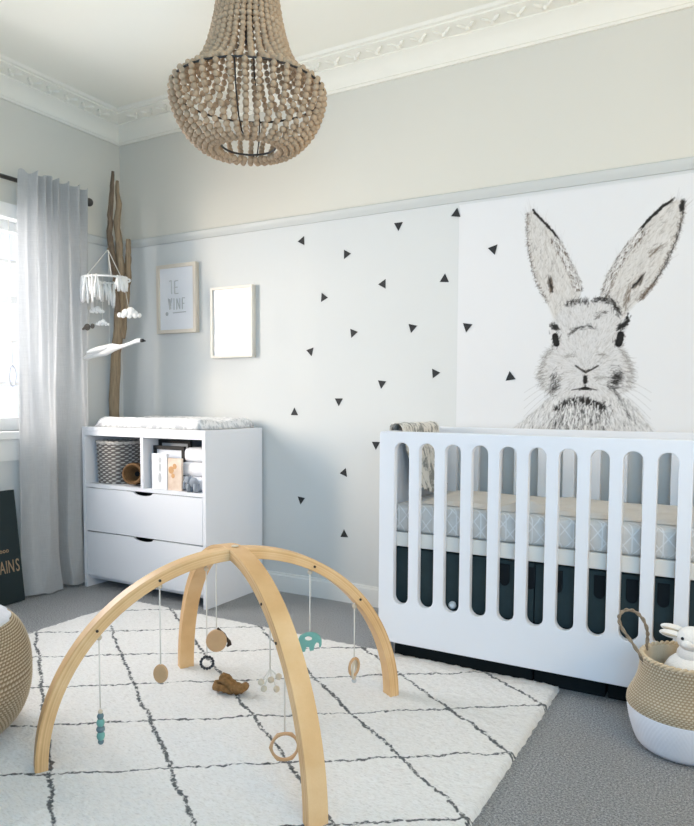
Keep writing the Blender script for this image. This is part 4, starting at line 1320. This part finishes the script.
# ------------------------------------------------------------------ driftwood branch in the corner
t = thing('driftwood_branch', 'tall driftwood branch standing in the corner behind the cabinet', 'branch', (-3.41, 3.13, 0))
def wob(pts, r, sd, n=40):
    P = [Vector(p) for p in pts]; out = []; rs = []
    for k in range(n + 1):
        f = k / n * (len(P) - 1); i = min(int(f), len(P) - 2); q = f - i
        out.append(P[i].lerp(P[i + 1], q) + Vector((noise.noise((k * .35, sd, 0)), noise.noise((k * .35, sd, 5)), 0)) * .010)
        rr = r[i] + (r[i + 1] - r[i]) * q
        rs.append(rr * (1 + .18 * noise.noise((k * .8, sd, 9))))
    return out, rs
bm = bmesh.new()
p_, r_ = wob([(-3.432, 3.125, .002), (-3.440, 3.115, .65), (-3.428, 3.10, .996), (-3.402, 3.10, 1.314), (-3.379, 3.10, 1.506), (-3.355, 3.10, 1.696), (-3.346, 3.10, 1.849), (-3.356, 3.10, 1.982), (-3.371, 3.10, 2.115), (-3.362, 3.10, 2.263), (-3.366, 3.10, 2.395)], [.036, .033, .031, .030, .030, .029, .025, .022, .020, .017, .009], 1.0)
tube(bm, p_, r_, 10); obj('main_stem', bm, M['branch'], t, True)
bm = bmesh.new()
p_, r_ = wob([(-3.342, 3.062, 1.60), (-3.345, 3.058, 1.80), (-3.378, 3.058, 1.977), (-3.395, 3.06, 2.071), (-3.387, 3.06, 2.182), (-3.372, 3.06, 2.311), (-3.356, 3.06, 2.438)], [.016, .019, .019, .018, .016, .014, .009], 3.0, 36)
tube(bm, p_, r_, 9); obj('side_stem', bm, M['branch_dark'], t, True)
bm = bmesh.new()
p_, r_ = wob([(-3.365, 3.12, 1.45), (-3.335, 3.13, 1.7), (-3.325, 3.14, 1.9), (-3.322, 3.14, 2.05)], [.018, .020, .019, .014], 5.0, 24)
tube(bm, p_, r_, 9); obj('side_stem', bm, M['branch'], t, True)
HK = Vector((-3.166, 2.84, 1.922))
bm = bmesh.new()
p_, r_ = wob([(-3.36, 3.06, 1.84), (-3.27, 2.96, 1.895), (HK.x, HK.y, HK.z)], [.012, .010, .006], 7.0, 14)
tube(bm, p_, r_, 8); obj('twig', bm, M['branch_dark'], t, True)

# ------------------------------------------------------------------ mobile
t = thing('cloud_mobile', 'white hoop mobile with tassels and felt clouds hanging from the branch', 'mobile', (HK.x, HK.y, 1.5))
RC = Vector((-3.178, 2.835, 1.752)); RR = .130
bm = bmesh.new(); tube(bm, circ(RC, RR, 48), .0055, 8, True); obj('hoop', bm, M['felt'], t, True)
for k in range(3):
    a = radians(60 + 120 * k + 30)
    q = RC + Vector((RR * cos(a), RR * sin(a), 0))
    bm = bmesh.new(); tube(bm, [HK + Vector((0, 0, -.006)), q], .0026, 6); obj('cord', bm, M['string'], t, True)
for k in range(22):
    a = radians(120 + 11 * k) if k < 17 else radians(-14 + 7 * (k - 17))
    L = (.10 + .06 * random.random()) if k < 17 else .08
    q = RC + Vector((RR * cos(a), RR * sin(a), 0))
    bm = bmesh.new()
    for m_ in range(3):
        j = Vector((random.uniform(-.012, .012), random.uniform(-.012, .012), 0))
        tube(bm, [q + Vector((0, 0, .008)), q + j + Vector((0, 0, -L * .5)), q + j * 1.3 + Vector((0, 0, -L * random.uniform(.85, 1)))], [.006, .008, .004], 6)
    obj('tassel', bm, M['felt'], t, True)
def cloud_bm(c, w):
    bm = bmesh.new(); c = Vector(c); d = Vector((.84, .54, 0))
    for s, z, r in ((-.38, -.02, .13), (-.14, .07, .19), (.06, .12, .22), (.22, .03, .17), (.40, -.03, .12), (0, -.03, .15), (-.24, -.04, .13), (.24, -.05, .12)):
        ball(bm, c + d * (s * w) + Vector((0, 0, z * w)), r * w, 12, 8, (1, .7, .85))
    return bm
for (cx, cz, yy, w) in ((-3.248, 1.578, 2.825, .090), (-3.018, 1.548, 2.85, .135), (-3.175, 1.500, 2.80, .078)):
    bm = bmesh.new()
    top = Vector((RC.x + (cx - RC.x) * .75, RC.y + (yy - RC.y) * .75, 1.765))
    tube(bm, [top, (cx, yy, cz + .02)], .0012, 5); obj('thread', bm, M['string'], t, True)
    obj('cloud', cloud_bm((cx, yy, cz), w), M['felt'], t, True)
bm = bmesh.new(); ball(bm, (-3.300, 2.80, 1.487), .022, 12, 8, (1, .6, .9)); ball(bm, (-3.268, 2.81, 1.492), .015, 10, 8, (1, .6, 1)); tube(bm, [(-3.315, 2.80, 1.485), (-3.333, 2.795, 1.475)], [.010, .005], 8)
obj('felt_bird', bm, M['felt_grey'], t, True, 'grey felt bird')
bm = bmesh.new(); tube(bm, [(-3.27, 2.82, 1.752), (-3.29, 2.80, 1.505)], .0012, 5); obj('thread', bm, M['string'], t, True)

# flying swan
t = thing('hanging_swan', 'white flying swan ornament with a black beak under the mobile', 'ornament', (-3.08, 2.78, 1.33))
bm = bmesh.new(); Y = 2.78
tube(bm, [(-3.318, Y, 1.309), (-3.27, Y, 1.318), (-3.215, Y, 1.334), (-3.134, Y, 1.348), (-3.075, Y, 1.362), (-3.019, Y, 1.364), (-2.97, Y, 1.372), (-2.934, Y, 1.381), (-2.885, Y, 1.392), (-2.865, Y, 1.394), (-2.850, Y, 1.393)], [.004, .016, .024, .030, .024, .012, .0095, .009, .012, .012, .008], 12)
obj('body', bm, M['felt'], t, True)
bm = bmesh.new(); tube(bm, [(-2.856, Y, 1.393), (-2.842, Y, 1.392), (-2.824, Y, 1.389)], [.0105, .009, .003], 8); obj('beak', bm, M['black'], t, True)
for s in (-1, 1):
    bm = bmesh.new()
    ball(bm, (-3.155, Y + s * .026, 1.352), .052, 14, 8, (1.7, .5, .32), Matrix.Rotation(-s * .18, 3, 'Z') @ Matrix.Rotation(-.2, 3, 'Y')); obj('wing', bm, M['felt'], t, True)
bm = bmesh.new(); tube(bm, [(-3.10, Y, 1.38), (-3.145, 2.825, 1.74), HK + Vector((0, 0, -.006))], .001, 5); obj('thread', bm, M['string'], t, True)

# ------------------------------------------------------------------ knitted pouf
PC = Vector((-2.162, 1.230, 0)); PZ = .0155
t = thing('knitted_pouf', 'round knitted jute pouf with a white crocheted top on the rug', 'pouf', (PC.x, PC.y, PZ))
def pprof():
    out = []
    n = 132
    for i in range(n + 1):
        a = -pi / 2 + pi * i / n
        r = .212 * abs(cos(a)) ** .42 + .056 * cos(a); z = .203 + .203 * (abs(sin(a)) ** .85) * (1 if a > 0 else -1)
        out.append((max(r, 1e-6), z + PZ))
    return out
PP = pprof()
def kfn(r, z, a, j, k):
    if r < .03: return r, z
    s = abs(sin(a * 55 + (pi / 2 if (j // 2) % 2 else 0)))
    f = .0085 * s * (1 if j % 2 else .1)
    return r + f * cos(1.2 * (z - PZ - .2) / .2), z + f * sin(1.2 * (z - PZ - .2) / .2), f / .0085
lim = next(i for i, (r, z) in enumerate(PP) if z - PZ > .3 and r < .215)
bm = bmesh.new(); lathe(bm, PP[:lim + 1], PC, 330, kfn, cap=False, ridge=True); obj('knitted_body', bm, M['pouf'], t, True)
def kfn2(r, z, a, j, k):
    return r + (.003 * sin(a * 20) if r > .03 else 0), z + .004 * (1 if j % 2 else -1) * (r > .02)
bm = bmesh.new(); top = PP[lim:]; prof = []
for (ra, za), (rb, zb) in zip(top, top[1:]):
    prof += [(ra, za), ((ra + rb) / 2, (za + zb) / 2)]
prof += [top[-1]]
lathe(bm, [(r, z + .003) for r, z in prof], PC, 120, kfn2, cap=False); obj('crocheted_top', bm, M['pouf_top'], t, True, 'white crocheted top')

# ------------------------------------------------------------------ seagrass belly basket
BC = Vector((-.132, 2.378, 0))
t = thing('belly_basket', 'seagrass belly basket with a white-dipped lower half beside the crib', 'basket', (BC.x, BC.y, 0))
def bprof(n=72):
    ctl = [(.120, .004), (.140, .02), (.156, .06), (.166, .10), (.169, .135), (.165, .160), (.150, .190), (.139, .22), (.134, .25), (.133, .285)]
    out = []
    for i in range(n + 1):
        f = i / n * (len(ctl) - 1); k = min(int(f), len(ctl) - 2); q = f - k
        p = [Vector(ctl[max(0, min(len(ctl) - 1, k + e))]) for e in (-1, 0, 1, 2)]
        v = .5 * ((2 * p[1]) + (p[2] - p[0]) * q + (2 * p[0] - 5 * p[1] + 4 * p[2] - p[3]) * q * q + (3 * p[1] - p[0] - 3 * p[2] + p[3]) * q ** 3)
        out.append((v.x, v.y))
    return out
BP = bprof()
def bfn(amp, cols):
    def f(r, z, a, j, k):
        s = abs(sin(a * cols / 2 + (pi / 2 if (j // 2) % 2 else 0)))
        return r + amp * s * (1 if j % 2 else .15), z, s * (1 if j % 2 else .15)
    return f
cut = next(i for i, (r, z) in enumerate(BP) if z > .128)
bm = bmesh.new(); lathe(bm, [(.0005, .004)] + BP[:cut + 1], BC, 336, bfn(.0022, 84)); obj('dipped_base', bm, M['dipped'], t, True, 'white painted lower half')
bm = bmesh.new(); up = BP[cut:]
lathe(bm, up + [(r - .010, z) for r, z in up[::-1]] + [(.10, .135), (.001, .134)], BC, 336, lambda r, z, a, j, k: bfn(.0052, 84)(r, z, a, j, k) if j < len(up) else (r, z, .6), cap=False, ridge=True)
obj('woven_body', bm, M['seagrass'], t, True)
bm = bmesh.new()
for ph in (0, pi):
    tube(bm, [BC + Vector(((.131 + .0045 * cos(k * .9 + ph)) * cos(2 * pi * k / 160), (.131 + .0045 * cos(k * .9 + ph)) * sin(2 * pi * k / 160), .287 + .0045 * sin(k * .9 + ph))) for k in range(161)], .0048, 7)
obj('braided_rim', bm, M['rim_grass'], t, True)
def handle(a, lean):
    bm = bmesh.new(); r = .137; out = Vector((cos(a), sin(a), 0)); tn = Vector((-sin(a), cos(a), 0)); b = BC + out * r
    base = []
    for k in range(25):
        th = pi * k / 24
        base.append(b + tn * (.045 * cos(th) * (1 + .25 * sin(th))) + Vector((0, 0, .255 + .150 * sin(th) ** .8)) + out * (lean * sin(th)))
    for ph in (0, pi):
        tube(bm, [p + Vector((.0035 * cos(k * 1.1 + ph), 0, .0035 * sin(k * 1.1 + ph))) for k, p in enumerate(base)], .0042, 7)
    return bm
bm = bmesh.new()
hp = [(-.250, 2.322, .262), (-.262, 2.318, .290), (-.288, 2.322, .326), (-.318, 2.330, .362), (-.330, 2.340, .392), (-.318, 2.350, .414), (-.290, 2.362, .415), (-.264, 2.372, .392), (-.250, 2.385, .352), (-.250, 2.40, .318), (-.254, 2.405, .275)]
HP = []
for i in range(len(hp) - 1):
    q0, q1, q2, q3 = [Vector(hp[max(0, min(len(hp) - 1, i + e))]) for e in (-1, 0, 1, 2)]
    for k in range(5):
        f = k / 5
        HP.append(.5 * (2 * q1 + (q2 - q0) * f + (2 * q0 - 5 * q1 + 4 * q2 - q3) * f * f + (3 * q1 - q0 - 3 * q2 + q3) * f ** 3))
for ph in (0, pi):
    tube(bm, [p + Vector((.0028 * cos(k * .9 + ph), 0, .0028 * sin(k * .9 + ph))) for k, p in enumerate(HP)], .0036, 7)
obj('handle', bm, M['seagrass_dark'], t, True)
obj('handle', handle(radians(-6), .050), M['seagrass_dark'], t, True)

# white bunny toy in the basket
bc = BC + Vector((.016, .008, 0))
t = thing('toy_bunny', 'white plush bunny sitting in the seagrass basket', 'soft toy', (bc.x, bc.y, .14))
bm = bmesh.new()
ball(bm, bc + Vector((0, 0, .222)), .085, 20, 14, (1.05, .85, 1.0)); ball(bm, bc + Vector((-.006, -.006, .300)), .042, 16, 10, (1, .9, .8))
ball(bm, bc + Vector((-.004, -.012, .348)), .043, 18, 12, (1.05, .95, .92)); ball(bm, bc + Vector((-.014, -.046, .340)), .017, 12, 8, (1.1, .8, .8))
obj('body', bm, M['plush_white'], t, True)
for dy, dz in ((-.014, .356), (.018, .366)):
    bm = bmesh.new(); q = bc + Vector((-.062, dy, dz)); ball(bm, q, .03, 14, 8, (1.25, .35, .42), Matrix.Rotation(radians(6), 3, 'Y'))
    e = obj('ear', bm, M['plush_white'], t, True)
    bm = bmesh.new(); ball(bm, q + Vector((-.004, -.0065, -.001)), .022, 12, 8, (1.2, .25, .22), Matrix.Rotation(radians(6), 3, 'Y')); obj('ear_lining', bm, M['plush_tan'], e, True)
for dx, dy in ((-.030, -.044), (.022, -.052)):
    bm = bmesh.new(); ball(bm, bc + Vector((dx, dy, .356)), .0048, 10, 8); obj('eye', bm, M['black'], t, True)


def lamp(power, r, g, b):             # power split into a peak and a colour
    k = max(r, g, b)
    return power * k, (r / k, g / k, b / k)
WORLD_COL, WORLD = (.14, .24, .46), .45
SKY_COL = (2.3, 2.5, 3.0)
AREAS = [
 ('sky_glow_daylight', (-5.05, .0, 1.75), (-1.6, 3.2, 1.2), .5, 1.1, *lamp(165, .63, .50, .36)),
 ('window_daylight', (XL - .30, 1.80, 1.55), (XL + 2, 1.7, .9), 1.3, 1.0, *lamp(60, 1.20, 1.16, 1.18)),
 ('warm_fill', (1.6, .9, 1.4), (.3, 3.0, 2.8), 1.2, 1.0, *lamp(28, 1.36, .82, .26)),  # unseen fill, added to warm the upper wall and ceiling
 ('ceiling_wash_fill', (.6, -.3, 1.5), (-.6, 1.2, 2.8), 1.6, 1.6, *lamp(33, .84, 1.42, 1.98)),  # unseen uplight behind the camera, added to brighten the ceiling
]
ROLL = 1
VT, EXPO = 'Standard', 0

# ------------------------------------------------------------------ light and camera
w = bpy.data.worlds.new('daylight'); S.world = w; w.use_nodes = True
bg = w.node_tree.nodes['Background']
wb = NB(w.node_tree)          # sky: blue-white overcast, much brighter on the sunny window side
ws = wb.node('ShaderNodeSeparateXYZ'); w.node_tree.links.new(wb.coord('Generated'), ws.inputs[0])
wk = wb.sstep(ws.outputs[0], -.35, -.75)
w.node_tree.links.new(wb.mix(wk, WORLD_COL, SKY_COL), bg.inputs[0]); bg.inputs[1].default_value = WORLD
def area(name, loc, target, sx, sy, power, col):
    l = bpy.data.lights.new(name, 'AREA'); l.shape = 'RECTANGLE'; l.size = sx; l.size_y = sy; l.energy = power; l.color = col
    o = bpy.data.objects.new(name, l); COL.objects.link(o); o.location = loc
    o.rotation_euler = (Vector(target) - Vector(loc)).to_track_quat('-Z', 'Y').to_euler()
    return o
for a in AREAS: area(*a)
cam = bpy.data.cameras.new('camera'); co = bpy.data.objects.new('camera', cam); COL.objects.link(co)
cam.sensor_fit = 'HORIZONTAL'; cam.sensor_width = 36; cam.lens = 703.9 / 694 * 36; cam.shift_y = (444.6 - 413) / 694
cam.clip_start = .05
yaw, pit, rol = radians(29.548), radians(3.661), radians(.2775)
f = Vector((-sin(yaw) * cos(pit), cos(yaw) * cos(pit), -sin(pit)))
co.rotation_mode = 'QUATERNION'
q = f.to_track_quat('-Z', 'Y')
co.rotation_quaternion = q @ Matrix.Rotation(ROLL * rol, 3, 'Z').to_quaternion()
co.location = (0, 0, 1.08)
S.camera = co
vs = S.view_settings
vs.view_transform = VT; vs.look = 'None'; vs.exposure = EXPO; vs.gamma = 1
